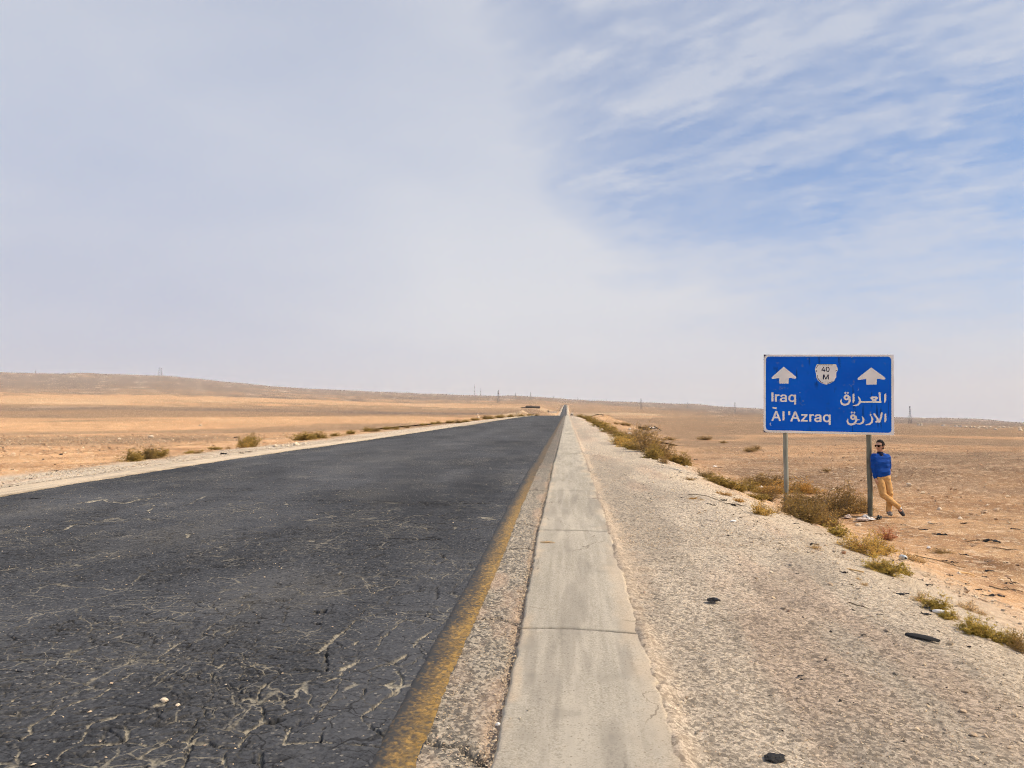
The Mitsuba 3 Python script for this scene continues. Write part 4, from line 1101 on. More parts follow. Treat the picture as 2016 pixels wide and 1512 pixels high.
matte('hair', (.020, .013, .010), .6, .35)
cap = merge([hull((H(-.030, 0, .042), .094), (H(.008, 0, .060), .080), (H(-.012, 0, .075), .080)), hull((H(-.045, 0, .0), .070), (H(-.03, .01, -.03), .058))])
cap = cap - m3.Manifold.cube([.2, .4, .16], True).rotate([0, 0, 0]).translate([.1, 0, -.08]).rotate([0, -32, math.degrees(math.atan2(hx[1], hx[0]))]).translate(H(.006, 0, .070).tolist())
hr = soft(cap, 3, .012)
v = np.array(hr.vertices)
hr.vertices = v + hr.vertex_normals * ((meshkit.noise(v * 70) - .5) * .012)[:, None]
wear('hair', hr, 'hair', 'short dark hair')
scene['lens_black'] = {'type': 'principled', 'base_color': rgb((.006, .005, .005)), 'roughness': .15, 'specular': .6}
lens = [hull((H(.090, s * .018, .022), .010), (H(.082, s * .052, .022), .010), (H(.088, s * .022, .002), .010), (H(.080, s * .048, .002), .010)) for s in (-1, 1)]
bar = [hull((H(.084, s * .058, .022), .006), (H(-.015, s * .090, .016), .005)) for s in (-1, 1)] + [hull((H(.096, -.012, .016), .005), (H(.096, .012, .016), .005))]
wear('sunglasses', soft(merge(lens + bar), 1, .01), 'lens_black')

# ---------------------------------------------------------------- desert shrubs: x, y, width, height, kind
SHRUBS=[(2.99,162.96,1.56,0.56,'O'),(4.29,161.99,1.99,0.77,'O'),(2.96,92.81,1.27,0.51,'O'),(3.34,87.92,1.44,0.54,'O'),(2.92,64.31,1.14,0.44,'O'),(2.69,52.27,0.85,0.36,'O'),(2.69,47.23,0.77,0.35,'O'),(2.82,44.37,0.78,0.36,'B'),(2.86,41.45,0.73,0.34,'O'),(2.69,35.83,0.68,0.32,'O'),(2.1,31.99,0.57,0.24,'Y'),(2.17,29.5,0.56,0.26,'Y'),(2.24,27.24,0.59,0.28,'Y'),(2.25,25.67,0.45,0.23,'O'),(3.87,43.47,0.94,0.65,'B'),(2.62,24.27,0.89,0.62,'B'),(2.81,22.71,0.77,0.52,'B'),(2.46,21.28,0.58,0.4,'O'),(3.19,23.5,0.38,0.25,'Y'),(3.35,23.09,0.37,0.22,'O'),(3.54,23.02,0.43,0.31,'O'),(2.56,20.01,0.35,0.18,'B'),(3.26,17.78,0.36,0.21,'D'),(3.23,16.91,0.3,0.14,'O'),(3.28,16.58,0.44,0.2,'O'),(3.54,16.53,0.49,0.22,'O'),(3.85,16.9,0.47,0.23,'O'),(5.25,21.57,0.61,0.29,'O'),(6.18,24.33,0.84,0.31,'B'),(6.68,24.4,0.81,0.31,'B'),(5.63,21.69,0.72,0.26,'G'),(6.81,22.56,0.9,0.27,'G'),(7.07,22.3,0.59,0.19,'G'),(6.14,22.33,0.54,0.21,'G'),(4.15,16.48,0.4,0.15,'O'),(4.74,17.85,0.55,0.26,'B'),(2.74,10.7,0.31,0.21,'Y'),(3.17,11.66,0.23,0.12,'P'),(2.79,12.39,0.25,0.07,'G'),(2.71,13.16,0.3,0.07,'G'),(4.93,16.36,0.61,0.48,'D'),(4.13,13.13,0.66,0.4,'D'),(4.63,13.88,0.55,0.4,'B'),(6.19,17.65,0.98,0.58,'B'),(6.77,18.19,0.91,0.48,'B'),(7.15,18.38,0.53,0.27,'B'),(4.28,14.58,0.43,0.39,'B'),(4.93,14.39,0.46,0.34,'D'),(5.76,17.81,0.71,0.4,'D'),(3.61,10.18,0.27,0.16,'N'),(3.36,8.91,0.32,0.2,'Y'),(3.47,8.85,0.31,0.2,'Y'),(3.84,9.45,0.37,0.26,'Y'),(5.94,14.27,0.36,0.24,'R'),(3.1,7.78,0.2,0.12,'Y'),(3.17,7.66,0.31,0.15,'N'),(3.53,8.13,0.16,0.1,'N'),(4.4,9.92,0.3,0.13,'P'),(4.62,10.14,0.17,0.08,'P'),(6.27,12.95,0.34,0.09,'B'),(2.69,8.32,0.17,0.06,'P'),(3.4,9.04,0.12,0.07,'B'),(2.96,6.51,0.15,0.09,'P'),(2.98,6.29,0.19,0.11,'N'),(2.97,6.08,0.13,0.07,'N'),(3.46,6.73,0.2,0.1,'P'),(3.53,6.68,0.13,0.06,'P'),(2.91,5.61,0.2,0.12,'N'),(2.98,5.55,0.19,0.12,'N'),(3.04,5.48,0.14,0.09,'N'),(3.11,5.47,0.13,0.13,'O'),(3.09,5.34,0.15,0.12,'B'),(3.08,6.19,0.06,0.03,'P'),(9.72,28.59,0.27,0.11,'B'),(11.31,46.79,0.82,0.19,'B'),(12.36,49.5,0.6,0.2,'B'),(14.36,69.36,0.65,0.19,'B'),(15.4,83.74,1.47,0.34,'B'),(11.36,81.91,1.11,0.22,'B'),(10.78,100.45,0.95,0.41,'D'),(13.68,169.68,1.61,0.58,'D'),(12.37,167.47,1.82,0.46,'B'),(10.53,165.26,2.25,0.45,'B'),(9.23,148.05,1.21,0.6,'O'),(2.63,7.0,0.06,0.03,'P'),(2.6,6.78,0.07,0.04,'P'),(2.53,15.52,0.23,0.06,'B'),(2.06,11.71,0.14,0.04,'P'),(1.96,11.81,0.17,0.04,'G'),(-11.68,19.07,0.6,0.3,'O'),(-11.82,19.96,0.68,0.34,'D'),(-11.92,20.69,0.53,0.32,'O'),(-12.32,23.4,0.33,0.12,'N'),(-11.84,22.94,0.33,0.1,'B'),(-13.13,26.72,0.42,0.15,'O'),(-12.84,25.25,0.14,0.07,'N'),(-12.61,26.78,0.19,0.09,'B'),(-12.11,27.32,0.73,0.52,'O'),(-12.07,26.87,0.49,0.34,'Y'),(-13.33,35.64,0.65,0.28,'O'),(-12.43,34.41,0.97,0.41,'O'),(-12.56,36.38,0.92,0.36,'O'),(-12.72,39.96,0.61,0.2,'O'),(-13.03,43.69,0.67,0.27,'O'),(-13.51,49.28,0.69,0.31,'O'),(-12.68,48.27,0.74,0.27,'D'),(-13.5,54.61,0.68,0.27,'O'),(-12.42,52.95,0.66,0.22,'O'),(-12.72,58.06,0.56,0.2,'B'),(-15.4,78.33,0.76,0.27,'O'),(-16.03,87.48,0.85,0.3,'O'),(-15.84,90.2,0.87,0.31,'O'),(-14.14,89.04,0.99,0.37,'O'),(-11.48,77.75,1.08,0.38,'D'),(-11.79,85.49,0.95,0.3,'O'),(-18.36,146.45,1.62,0.61,'O'),(-18.9,170.59,2.35,0.94,'D'),(-11.8,114.4,1.26,0.47,'O'),(-11.41,125.78,1.56,0.61,'O'),(-11.05,144.95,1.6,0.5,'O'),(-9.83,155.77,1.71,0.54,'O'),(-10.13,202.56,1.95,0.56,'O'),(-8.21,199.88,1.65,0.55,'B')]
TINTS = {'O': [(.150, .125, .042), (.115, .095, .036), (.205, .165, .060)], 'Y': [(.27, .205, .062), (.21, .165, .05), (.33, .26, .10)], 'B': [(.155, .116, .052), (.115, .085, .038), (.21, .160, .075)],
         'D': [(.106, .084, .036), (.080, .062, .028), (.150, .120, .052)], 'G': [(.235, .155, .050), (.19, .12, .04), (.28, .20, .07)], 'N': [(.185, .162, .048), (.135, .122, .038), (.255, .215, .075)],
         'P': [(.34, .265, .135), (.27, .205, .105), (.42, .335, .19)], 'R': [(.25, .115, .075), (.20, .09, .06), (.33, .17, .11)]}
LEAFY = {'O': (1.0, .030), 'Y': (.8, .024), 'B': (.9, .020), 'D': (1.15, .022), 'G': (1.2, .022), 'N': (1.1, .034), 'P': (.45, .018), 'R': (.8, .022)}


def shrub_mesh(seed, kind):
    """unit shrub (1 m wide, 1 m high): bent woody stems; leaf faces in clumps with gaps between"""
    g = np.random.default_rng(seed)
    dens, lsize = LEAFY[kind]
    tint = np.array(TINTS[kind]) * [2.4, 2.1, 1.72]
    ns = 54
    a = g.uniform(0, 6.283, ns)
    tilt = np.arccos(1 - g.random(ns) * .93)
    L = g.uniform(.62, 1.05, ns) * (.78 + .22 * np.sin(a * 2 + seed) + .12 * np.sin(a * 3 + 2 * seed))
    base = np.stack([g.normal(0, .07, ns), g.normal(0, .07, ns), np.full(ns, -.04)], -1)
    d = np.stack([np.sin(tilt) * np.cos(a) * .52, np.sin(tilt) * np.sin(a) * .52, np.cos(tilt) * .95 + .06], -1) * L[:, None]
    P, stems, V, C = [], [], [], []
    for k in range(ns):
        t = np.linspace(0, 1, 5)[:, None]
        bend = g.normal(0, .07, 3) * [1, 1, .5]
        pts = base[k] + d[k] * t + bend * (t * (1 - t)) * 2 + np.array([0, 0, .10]) * t * t * L[k] * np.sin(tilt[k])
        stems.append(tube(pts, np.linspace(.0085, .003, 5), 3))
        tips = []
        for j in range(7):
            u = g.uniform(.35, 1)
            o = pts[0] + (pts[-1] - pts[0]) * u + bend * u * (1 - u) * 2
            e = o + (d[k] / np.linalg.norm(d[k]) * .5 + g.normal(0, .55, 3)) * g.uniform(.10, .22)
            e[2] = max(e[2], .01)
            tips.append((o, e))
            if j < 4:
                stems.append(tube([o, (o + e) / 2 + g.normal(0, .01, 3), e], [.0042, .0034, .0022], 3))
        for o, e in tips:
            n = int(g.integers(5, 11) * dens)
            u = g.uniform(.1, 1.08, n)[:, None]
            c = o + (e - o) * u + g.normal(0, .024, (n, 3))
            n1 = g.normal(0, 1, (n, 3)) + (e - o) / np.linalg.norm(e - o) * 1.1
            n1 /= np.linalg.norm(n1, axis=1, keepdims=True)
            n2 = np.cross(n1, g.normal(0, 1, (n, 3)))
            n2 /= np.linalg.norm(n2, axis=1, keepdims=True)
            s = g.uniform(.6, 1.5, (n, 1)) * lsize
            V.append(np.stack([c - n1 * s, c + n2 * s * .38, c + n1 * s * 1.2, c - n2 * s * .38], 1))
            C.append(np.repeat((tint[g.integers(0, 3)] * g.uniform(.8, 1.22))[None], n, 0))
    V, C = np.concatenate(V), np.concatenate(C)
    V[..., 2] = np.maximum(V[..., 2], -.02)
    n = len(V)
    f = np.arange(n * 4).reshape(n, 4)
    return (V.reshape(-1, 3), tri(f)), np.repeat(C, 4, 0), join(stems)


PLY = {}
for kind in TINTS:
    for var in range(3 if kind in 'OBD' else 2):
        lv, lc, st = shrub_mesh(hash_seed := (ord(kind) * 7 + var * 31), kind)
        PLY[kind, var] = (mikit.ply(lv, 'leaf', color=lc), mikit.ply(st, 'twig_bark'))
WORD = {'O': 'olive green', 'Y': 'yellow green', 'B': 'brown dry', 'D': 'dark brown', 'G': 'golden dry', 'N': 'fresh green', 'P': 'pale straw coloured', 'R': 'reddish'}
NEAR = {}       # shrubs that stand out by themselves


def named(px, label):
    NEAR[px] = label


named(14, "tall brown bush behind the largest one of the far right strip")
named(15, "largest brown bush of the far right strip")
named(16, "brown bush in front of the largest one of the far right strip")
named(18, "yellow bush at the near end of the far right strip")
named(20, "olive bush at the very near end of the far right strip")
named(22, "dark brown clump at the upper left start of the shrubs before the left post")
named(28, "brown dry shrub behind the golden patch, left one")
named(29, "brown dry shrub behind the left post")
named(30, "golden dry patch left of the left post")
named(31, "golden dry patch right of the left post")
named(32, "small golden tuft at the right end of the golden patch")
named(33, "golden tuft right behind the left post")
named(35, "brown dry shrub just left of the left post base")
named(36, "pale yellow green bush standing left of the left post")
named(37, "straw coloured tuft between the yellow green bush and the left post")
named(40, "left shoulder of the dark brown thicket, just right of the left post")
named(41, "broad dark brown shrub at the front left of the big thicket between the posts")
named(42, "brown shrub at the lowest front edge of the thicket, beside the teal can")
named(43, "tall brown shrub in the middle of the thicket between the two posts")
named(44, "brown shrub of the thicket directly left of the right post")
named(45, "small brown shrub right at the foot of the right post")
named(46, "small brown shrub at the foot of the left post")
named(47, "dark brown shrub hugging the ground below the teal can")
named(48, "dark brown shrub rising behind the front of the thicket")
named(49, "round bright green tuft below the big brown thicket")
named(50, "yellow green shrub over the red cloth")
named(51, "middle one of the yellow green shrubs left of the crushed bottle")
named(52, "widest yellow green shrub immediately left of the crushed bottle")
named(53, "reddish shrub below the feet of the man")
named(54, "yellow green tuft behind the dark tin")
named(55, "bright green shrub right of the dark tin")
named(56, "small bright green tuft at the right end of the shrub by the dark tin")
named(57, "pale dry shrub right of the crushed bottle")
named(58, "smallest pale dry tuft right of the crushed bottle")
named(59, "flat brown dry tuft on bare ground near the foam block")
named(60, "pale flat tuft on the gravel left of the red cloth")
named(61, "brown dry tuft behind the red cloth")
named(62, "pale grey green tuft upper left of the white capped bottle")
named(63, "green shrub above the white capped bottle")
named(64, "green shrub right of the white capped bottle")
named(65, "pale dry see-through bush on the slope toward the right edge")
named(66, "small pale dry tuft right of the see-through bush")
named(67, "green shrub nearest to the tyre strip, left of a pair")
named(68, "middle green shrub at the right end of the gravel slope")
named(69, "green shrub in front of the olive bush at the right edge")
named(70, "olive bush cut by the right edge of the scene")
named(71, "brown bush in the bottom right corner of the slope")
named(89, "left end of the low olive shrub on the left verge nearest to the viewer")
named(90, "dark middle of the nearest shrub clump on the left verge")
named(91, "right end of the nearest shrub clump on the left verge")
named(97, "tall round olive bush on the left verge")
named(98, "yellow green bush leaning on the tall round one on the left verge")
named(99, "left part of the wide low bush further along the left verge")
named(100, "middle of the wide low bush further along the left verge")
named(101, "right part of the wide low bush further along the left verge")

for k, (x, y, w, h, kind) in enumerate(SHRUBS):
    lf, st = PLY[kind, k % (3 if kind in 'OBD' else 2)]
    z = float(zground(np.array([x]), np.array([y]))[0])
    if k in NEAR:
        label, grp = NEAR[k], 'shrubs near the sign and the gravel verge'
    elif x < -5:
        part = 'nearer end' if y < 45 else 'middle' if y < 90 else 'far end'
        label, grp = f'{WORD[kind]} low shrub, {part} of the row along the left road edge', 'shrubs along the left verge'
    elif y > 22:
        part = 'near end' if y < 32 else 'middle' if y < 60 else 'far end'
        label, grp = f'{WORD[kind]} low shrub, {part} of the right verge strip beyond the sign', 'shrubs of the far right strip'
    elif y > 14.5:
        part = ('left of', 'well left of')[y > 18] if x < 4.3 else 'around'
        label, grp = f'{WORD[kind]} shrub among the growth {part} the two sign posts', 'shrubs around the sign posts'
    else:
        label, grp = WORD[kind] + ' tuft on the gravel slope right of the concrete strip', 'tufts on the gravel slope'
    t = thing('desert_shrub', label, 'shrub', grp)
    w, h = (w * 1.25, h * 1.42) if not (x > 0 and y > 22) else (w * 1.6, h * 1.75)
    if 14.5 < y < 21 and x > 4.3 and kind in 'DB':
        h = h * 1.2
    M = T().translate([x, y + w * .25, z - .015]).rotate([0, 0, 1], (k * 67) % 360).scale([w, w, h])
    put('foliage', {**lf, 'to_world': M}, parent=t)
    put('stem', {**st, 'to_world': M}, parent=t)

# ---------------------------------------------------------------- rubbish, sticks and single stones
SCRAPS=[(1.32,4.41,0.046),(1.51,4.67,0.031),(1.53,5.26,0.031),(2.13,5.61,0.033),(2.76,6.02,0.086),(2.87,6.27,0.082),(3.65,8.06,0.063),(3.62,7.82,0.112),(3.74,7.91,0.041),(2.44,6.67,0.048),(2.31,5.76,0.053),(7.2,15.72,0.206),(7.2,15.06,0.276),(6.55,12.91,0.168),(7.74,14.27,0.26),(6.65,12.4,0.097),(6.89,12.34,0.064),(6.24,11.6,0.151),(5.81,10.91,0.099),(4.64,8.86,0.092),(4.55,8.51,0.121),(4.77,8.74,0.147),(2.86,6.66,0.113),(2.55,7.17,0.094),(2.51,9.58,0.064),(3.09,9.88,0.052),(2.92,9.63,0.051),(3.15,9.65,0.077),(2.75,8.58,0.102),(3.07,10.33,0.096),(2.14,11.16,0.105),(2.54,11.43,0.168),(2.75,11.31,0.121),(2.48,12.05,0.161),(2.1,11.26,0.076),(2.17,8.57,0.04),(2.19,9.44,0.038),(1.65,9.3,0.031),(1.57,9.47,0.032),(1.18,5.68,0.03),(1.15,5.08,0.04),(1.42,7.01,0.028),(1.07,5.69,0.03),(1.07,4.11,0.027),(2.23,4.11,0.032),(2.37,4.16,0.037),(6.26,18.83,0.075),(2.06,6.92,0.041),(2.19,7.93,0.053),(1.98,5.21,0.048),(3.16,6.91,0.036),(2.29,6.17,0.032),(2.12,5.07,0.026),(0.64,7.72,0.036),(4.64,9.49,0.074),(4.66,9.13,0.059),(5.93,10.57,0.096),(7.76,16.5,0.173),(8.42,16.56,0.151),(8.96,15.67,0.183),(7.12,16.39,0.129),(3.2,7.76,0.031),(2.76,7.59,0.035),(2.6,7.36,0.024),(2.46,6.55,0.043),(5.86,12.13,0.111),(6.01,12.12,0.142),(1.79,11.96,0.113),(1.93,11.28,0.091),(4.78,29.56,0.199),(6.33,37.18,0.2),(6.25,31.17,0.209)]
SCRAPS_LEFT=[(-15.66,21.16,0.152),(-19.33,26.19,0.226),(-16.53,28.52,0.284),(-17.81,29.41,0.252),(-20.54,30.87,0.221),(-19.1,29.72,0.191),(-17.7,27.22,0.117),(-16.92,23.7,0.341),(-10.45,15.06,0.108),(-11.67,16.2,0.116),(-11.24,17.21,0.098),(-12.03,17.61,0.126),(-9.44,12.59,0.054),(-10.4,21.82,0.37),(-10.03,22.24,0.22),(-10.19,23.15,0.261),(-9.69,13.81,0.059),(-9.62,15.71,0.09),(-10.94,19.64,0.112),(-8.91,22.25,0.156),(-13.27,16.9,0.097),(-10.7,14.12,0.081),(-10.61,19.56,0.097),(-14.48,34.59,0.195),(-14.16,42.58,0.179),(-9.97,12.65,0.064),(-15.87,32.29,0.274),(-19.77,43.09,0.304)]
ROCKS=[(2.43,51.92,0.212),(2.47,46.22,0.157),(2.56,42.49,0.173),(2.75,42.36,0.23),(2.98,41.64,0.17),(3.28,42.61,0.232),(2.99,36.92,0.15),(2.28,34.1,0.139),(3.0,30.93,0.105),(12.84,153.02,0.624),(7.56,150.68,0.513),(6.48,153.9,0.42),(3.56,22.5,0.121),(3.58,21.9,0.088),(2.58,17.19,0.07),(2.14,15.41,0.062),(2.79,16.37,0.066),(7.8,16.73,0.066),(9.09,18.97,0.099),(10.55,23.86,0.126),(6.15,16.31,0.108),(5.1,10.19,0.053),(7.99,23.08,0.122),(6.87,19.34,0.077),(8.97,107.0,0.581),(1.59,7.2,0.024),(2.31,20.94,0.085),(2.29,18.96,0.064),(2.4,18.82,0.076),(3.02,21.24,0.1),(8.72,17.3,0.09),(-10.8,26.82,0.189),(-10.86,27.67,0.117),(-10.42,27.92,0.235),(-10.4,28.8,0.141),(-10.44,27.09,0.095),(-10.52,25.57,0.09),(-25.82,44.35,0.253),(-25.68,40.88,0.175),(-50.49,98.92,0.351),(-33.96,280.14,0.774),(-24.14,201.44,0.695),(2.41,63.44,0.173)]
matte('rubber', (.014, .014, .015), .7, .35)
matte('black_plastic', (.010, .010, .012), .35, .5)
matte('white_plastic', (.70, .70, .70), .35, .5)
matte('pinkish_plastic', (.50, .42, .38), .5, .4)
matte('red_weave', (.30, .02, .035), .9, .1)
matte('teal_foil', (.02, .16, .15), .3, .6)
matte('dry_wood', (.10, .075, .05), .9, .1)
matte('pale_wood', (.50, .34, .17), .9, .1)
scene['bottle_plastic'] = {'type': 'twosided', 'bsdf': {'type': 'principled', 'base_color': rgb((.50, .56, .60)), 'roughness': .25, 'specular': .6}}


def zv(x, y):
    return float(zground(np.array([float(x)]), np.array([float(y)]))[0])


def scrap_mesh(g):
    """torn, bent flake of rubber, about 1 m long"""
    n = 9
    xs = np.linspace(-.5, .5, n)
    wd = .16 * (1 - (np.abs(xs) * 2) ** 3 * .8) * g.uniform(.55, 1.25, n)
    mid = g.normal(0, .03, n).cumsum()
    arch = .10 * np.cos(xs * 3.14) * g.uniform(-.2, 1) + g.normal(0, .012, n)
    tw = g.normal(0, .05, n)
    top = [np.column_stack([xs, mid + s * wd, arch + s * tw + .05]) for s in (-1, 1)]
    bot = [t - [0, 0, .045] for t in top]
    V = np.vstack([top[0], top[1], bot[1], bot[0]])
    q = []
    for k in range(n - 1):
        for a in range(4):
            b = (a + 1) % 4
            q.append([a * n + k, a * n + k + 1, b * n + k + 1, b * n + k])
    f = np.vstack([tri(np.array(q)[:, ::-1]), [[0, n, 2 * n], [0, 2 * n, 3 * n], [n - 1, 3 * n - 1, 2 * n - 1], [n - 1, 4 * n - 1, 3 * n - 1]]])
    return V, f


g = np.random.default_rng(77)
SCM = [mikit.ply(scrap_mesh(g), 'rubber', smooth=30) for _ in range(7)]
for lst, lab, grp in ((SCRAPS, None, None), (SCRAPS_LEFT, 'black scrap of torn rubber on the left verge beyond the asphalt', 'rubber scraps on the left verge')):
    for k, (x, y, ln) in enumerate(lst):
        part = 'nearest to the viewer' if y < 6.5 else 'in the nearer half' if y < 9 else 'in the further half' if y < 13 else 'far out near the sign'
        if lab:
            part = 'nearest to the viewer' if y < 17 else 'in the middle stretch' if y < 24 else 'furthest along'
            l_, g_ = f'black torn rubber scrap on the left verge, {part}', grp
        elif x > 3.4:
            l_, g_ = f'torn black rubber scrap on the orange ground, {part}', 'rubber scraps on the orange ground'
        else:
            l_, g_ = f'small black rubber scrap on the gravel verge, {part}', 'rubber scraps on the gravel verge'
        rz = float(g.uniform(-35, 35)) + YAW * 57 - 12
        put('rubber_scrap', {**SCM[k % 7], 'to_world': at(x, y, zv(x, y) + .004, rz, ln * g.uniform(.85, 1.1))}, l_, 'scrap', g_)
# long curved piece of tyre tread
xs = np.linspace(-.5, .5, 26)
rows = []
for j, s in enumerate(np.linspace(-1, 1, 9)):
    wd = .19 * (1 - np.abs(xs * 2) ** 3 * .8) + .006 * np.sin(xs * 60 + j)
    rows.append(np.column_stack([xs, s * wd + .03 * np.cos(xs * 2.6), .05 * (1 - s * s) + .03 * np.cos(xs * 3) + (.006 if j % 2 else 0)]))
V = np.vstack(rows)
Vb = V - [0, 0, .014]
q = gridfaces(26, 9)
tread = np.vstack([V, Vb]), np.vstack([tri(q), tri(q[:, ::-1] + len(V))])
put('tyre_strip', mikit.ply(tread, 'rubber', smooth=25, to_world=at(2.375, 5.245, zv(2.375, 5.245) + .010, -48, .22)), 'long black strip of tyre tread lying on the near gravel verge', 'tyre strip')


def crumple(seed, sx, sy, sz, amp=.35, sub=3):
    m = trimesh.creation.icosphere(sub)
    v = np.array(m.vertices)
    r = 1 + (meshkit.fbm(v * 2.3 + seed * 5, 3, seed) - .5) * 2 * amp + np.abs(meshkit.noise(v * 5 + seed * 3, seed) - .5) * amp
    v = v * r[:, None] * [sx, sy, sz]
    v[:, 2] = np.maximum(v[:, 2], -.25 * sz)
    return v, np.array(m.faces)


put('plastic_scrap', mikit.ply(crumple(1, .038, .028, .02, .6), 'black_plastic', to_world=at(1.12, 5.9, zv(1.12, 5.9) + .012, 10)), 'crumpled black plastic lump alone in the middle of the gravel verge', 'plastic scrap')
put('rubber_flap', mikit.ply(crumple(4, .042, .034, .010, .5), 'rubber', to_world=at(.9, 3.40, zv(.9, 3.4) + .012, 30)), 'flat black rubber flap at the bottom edge of the gravel verge', 'scrap')
prof = [[.0, 0], [.038, .002], [.043, .012], [.043, .07], [.038, .085], [.043, .10], [.043, .185], [.040, .20], [.030, .232], [.015, .258], [.0145, .272], [0, .272]]
b = thing('plastic_bottle', 'crushed clear white plastic bottle lying beside the yellow shrubs', 'bottle')
BM = T().translate([4.12, 9.58, zv(4.12, 9.58) + .030]).rotate([0, 0, 1], -100).rotate([0, 1, 0], 84).scale([.80, .80, .68])
put('body', mikit.ply(lathe(prof), 'bottle_plastic', smooth=40, to_world=BM), parent=b)
put('cap', mikit.ply(lathe([[0, .268], [.0165, .268], [.0165, .288], [0, .288]], 12), 'black_plastic', to_world=BM), 'dark cap', parent=b)
b = thing('plastic_bottle', 'small white plastic bottle with dark cap at the edge of the gravel slope', 'bottle')
BM = T().translate([2.99, 6.16, zv(2.99, 6.16) + .022]).rotate([0, 0, 1], 160).rotate([0, 1, 0], 88).scale(.42)
put('body', mikit.ply(lathe(prof), 'white_plastic', smooth=40, to_world=BM), parent=b)
put('cap', mikit.ply(lathe([[0, .262], [.022, .262], [.022, .31], [0, .31]], 12), 'black_plastic', to_world=BM), 'dark cap', parent=b)
put('crushed_can', mikit.ply(turned(lathe([[0, 0], [.028, .003], [.033, .012], [.030, .06], [.033, .115], [.026, .125], [0, .125]], 14), [0, 1, 0], 80), 'teal_foil', smooth=30, to_world=at(5.17, 15.5, zv(5.17, 15.5) + .08, 25, 1.6)), 'shiny teal can caught at the foot of the big brown shrub', 'can')
for k, (x, y, s, m, l) in enumerate(((6.50, 17.05, (.20, .13, .07), 'pinkish_plastic', 'pinkish white crumpled bag in front of the right post'), (6.72, 17.12, (.13, .10, .06), 'white_plastic', 'small white crumpled bag in the middle of the rubbish'), (6.35, 17.45, (.13, .1, .09), 'pinkish_plastic', 'greyish pink bag at the foot of the shrubs'), (6.98, 17.30, (.22, .07, .10), 'black_plastic', 'black bag lying next to the grey shoe'), (6.78, 17.55, (.16, .09, .07), 'white_plastic', 'white bag behind the rubbish by the right post'))):
    put('crumpled_bag', mikit.ply(crumple(k + 6, *[.6 * a for a in s], .6), m, to_world=at(x, y, zv(x, y) + .03, 20 * k)), l, 'rubbish bag')
put('red_cloth', mikit.ply(crumple(12, .13, .06, .03, .5), 'red_weave', to_world=at(3.48, 9.30, zv(3.48, 9.30) + .015, -10, .75)), 'dark red cloth lying under the yellow green shrub', 'cloth')
put('wooden_slat', mikit.ply(box(0, 0, .012, .30, .022, .014, .004), 'pale_wood', to_world=at(2.70, 7.35, zv(2.70, 7.35) + .004, -60, .85)), 'pale wooden slat lying on the gravel verge', 'slat')
put('dark_tin', mikit.ply(turned(lathe([[0, -.06], [.036, -.06], [.038, -.05], [.034, 0], [.038, .05], [.036, .06], [0, .06]], 16), [0, 1, 0], 90), 'black_plastic', smooth=35, to_world=at(3.25, 7.95, zv(3.25, 7.95) + .03, -15, .95)), 'dark dented tin in front of the green tuft on the slope', 'tin')
put('foam_block', mikit.ply(crumple(21, .034, .03, .028, .25, 1), 'white_plastic', to_world=at(6.26, 13.49, zv(6.26, 13.49) + .02, 30)), 'white foam block on the bare ground right of the bottle', 'foam block')
put('paper_scrap', mikit.ply(crumple(22, .045, .03, .015, .4, 2), 'white_plastic', to_world=at(2.1, 9.64, zv(2.1, 9.64) + .012, 30)), 'small white paper scrap on the open gravel verge', 'paper')
put('paper_scrap', mikit.ply(crumple(23, .09, .05, .035, .4, 2), 'white_plastic', to_world=at(6.17, 31.6, zv(6.17, 31.6) + .02, 30)), 'white paper scrap on the desert far left of the sign', 'paper')
put('paper_scrap', mikit.ply(crumple(24, .08, .05, .06, .4, 2), 'white_plastic', to_world=at(5.75, 22.6, zv(5.75, 22.6) + .09, 30)), 'white paper scrap caught in the shrubs left of the sign', 'paper')


def twig(a, b, r, seed, bend=.06, fork=True):
    g = np.random.default_rng(seed)
    a, b = np.array(a, float), np.array(b, float)
    L = np.linalg.norm(b - a)
    t = np.linspace(0, 1, 9)[:, None]
    side = np.array([-(b - a)[1], (b - a)[0]]) / L
    pts = a + (b - a) * t + side * (np.sin(t * 3.1) * bend * L * g.uniform(-1, 1) + np.sin(t * 9) * bend * .4 * L)
    z = np.array([zv(*p) for p in pts]) + r * 1.3 + np.abs(np.sin(np.linspace(0, 4, 9) + seed)) * .03 * L
    parts = [tube(np.column_stack([pts, z]), np.linspace(r, r * .5, 9), 5)]
    if fork:
        e = pts[5] + side * L * .14 + (b - a) * .12
        parts.append(tube([[*pts[5], z[5]], [*((pts[5] + e) / 2), z[5] + .01 * L], [*e, zv(*e) + r * 2]], [r * .7, r * .6, r * .35], 5))
    return join(parts)


for k, (a, b, r, l) in enumerate((((7.27, 14.23), (7.88, 14.46), .008, 'long thin dark twig on the reddish ground right of the man'), ((7.37, 13.58), (7.68, 13.40), .008, 'bent dark twig near the right edge of the scene'), ((5.0, 9.3), (5.67, 9.8), .009, 'forked dark twig low on the orange ground at the right edge'),
                                 ((5.35, 11.95), (5.85, 11.5), .008, 'long wiry twig right of the crushed bottle'), ((6.17, 11.02), (6.0, 10.55), .008, 'short slanting twig at the far right'), ((2.18, 6.02), (2.28, 5.89), .004, 'thin twig on the gravel between the slat and the tyre strip'), ((2.03, 8.55), (2.17, 8.43), .004, 'thin twig lying on the gravel left of the red cloth'),
                                 ((1.95, 12.2), (2.6, 11.0), .006, 'long thin stick along the gravel verge left of the sign'))):
    put('twig', mikit.ply(twig(a, b, r, k + 3), 'dry_wood', smooth=50), l, 'twig')
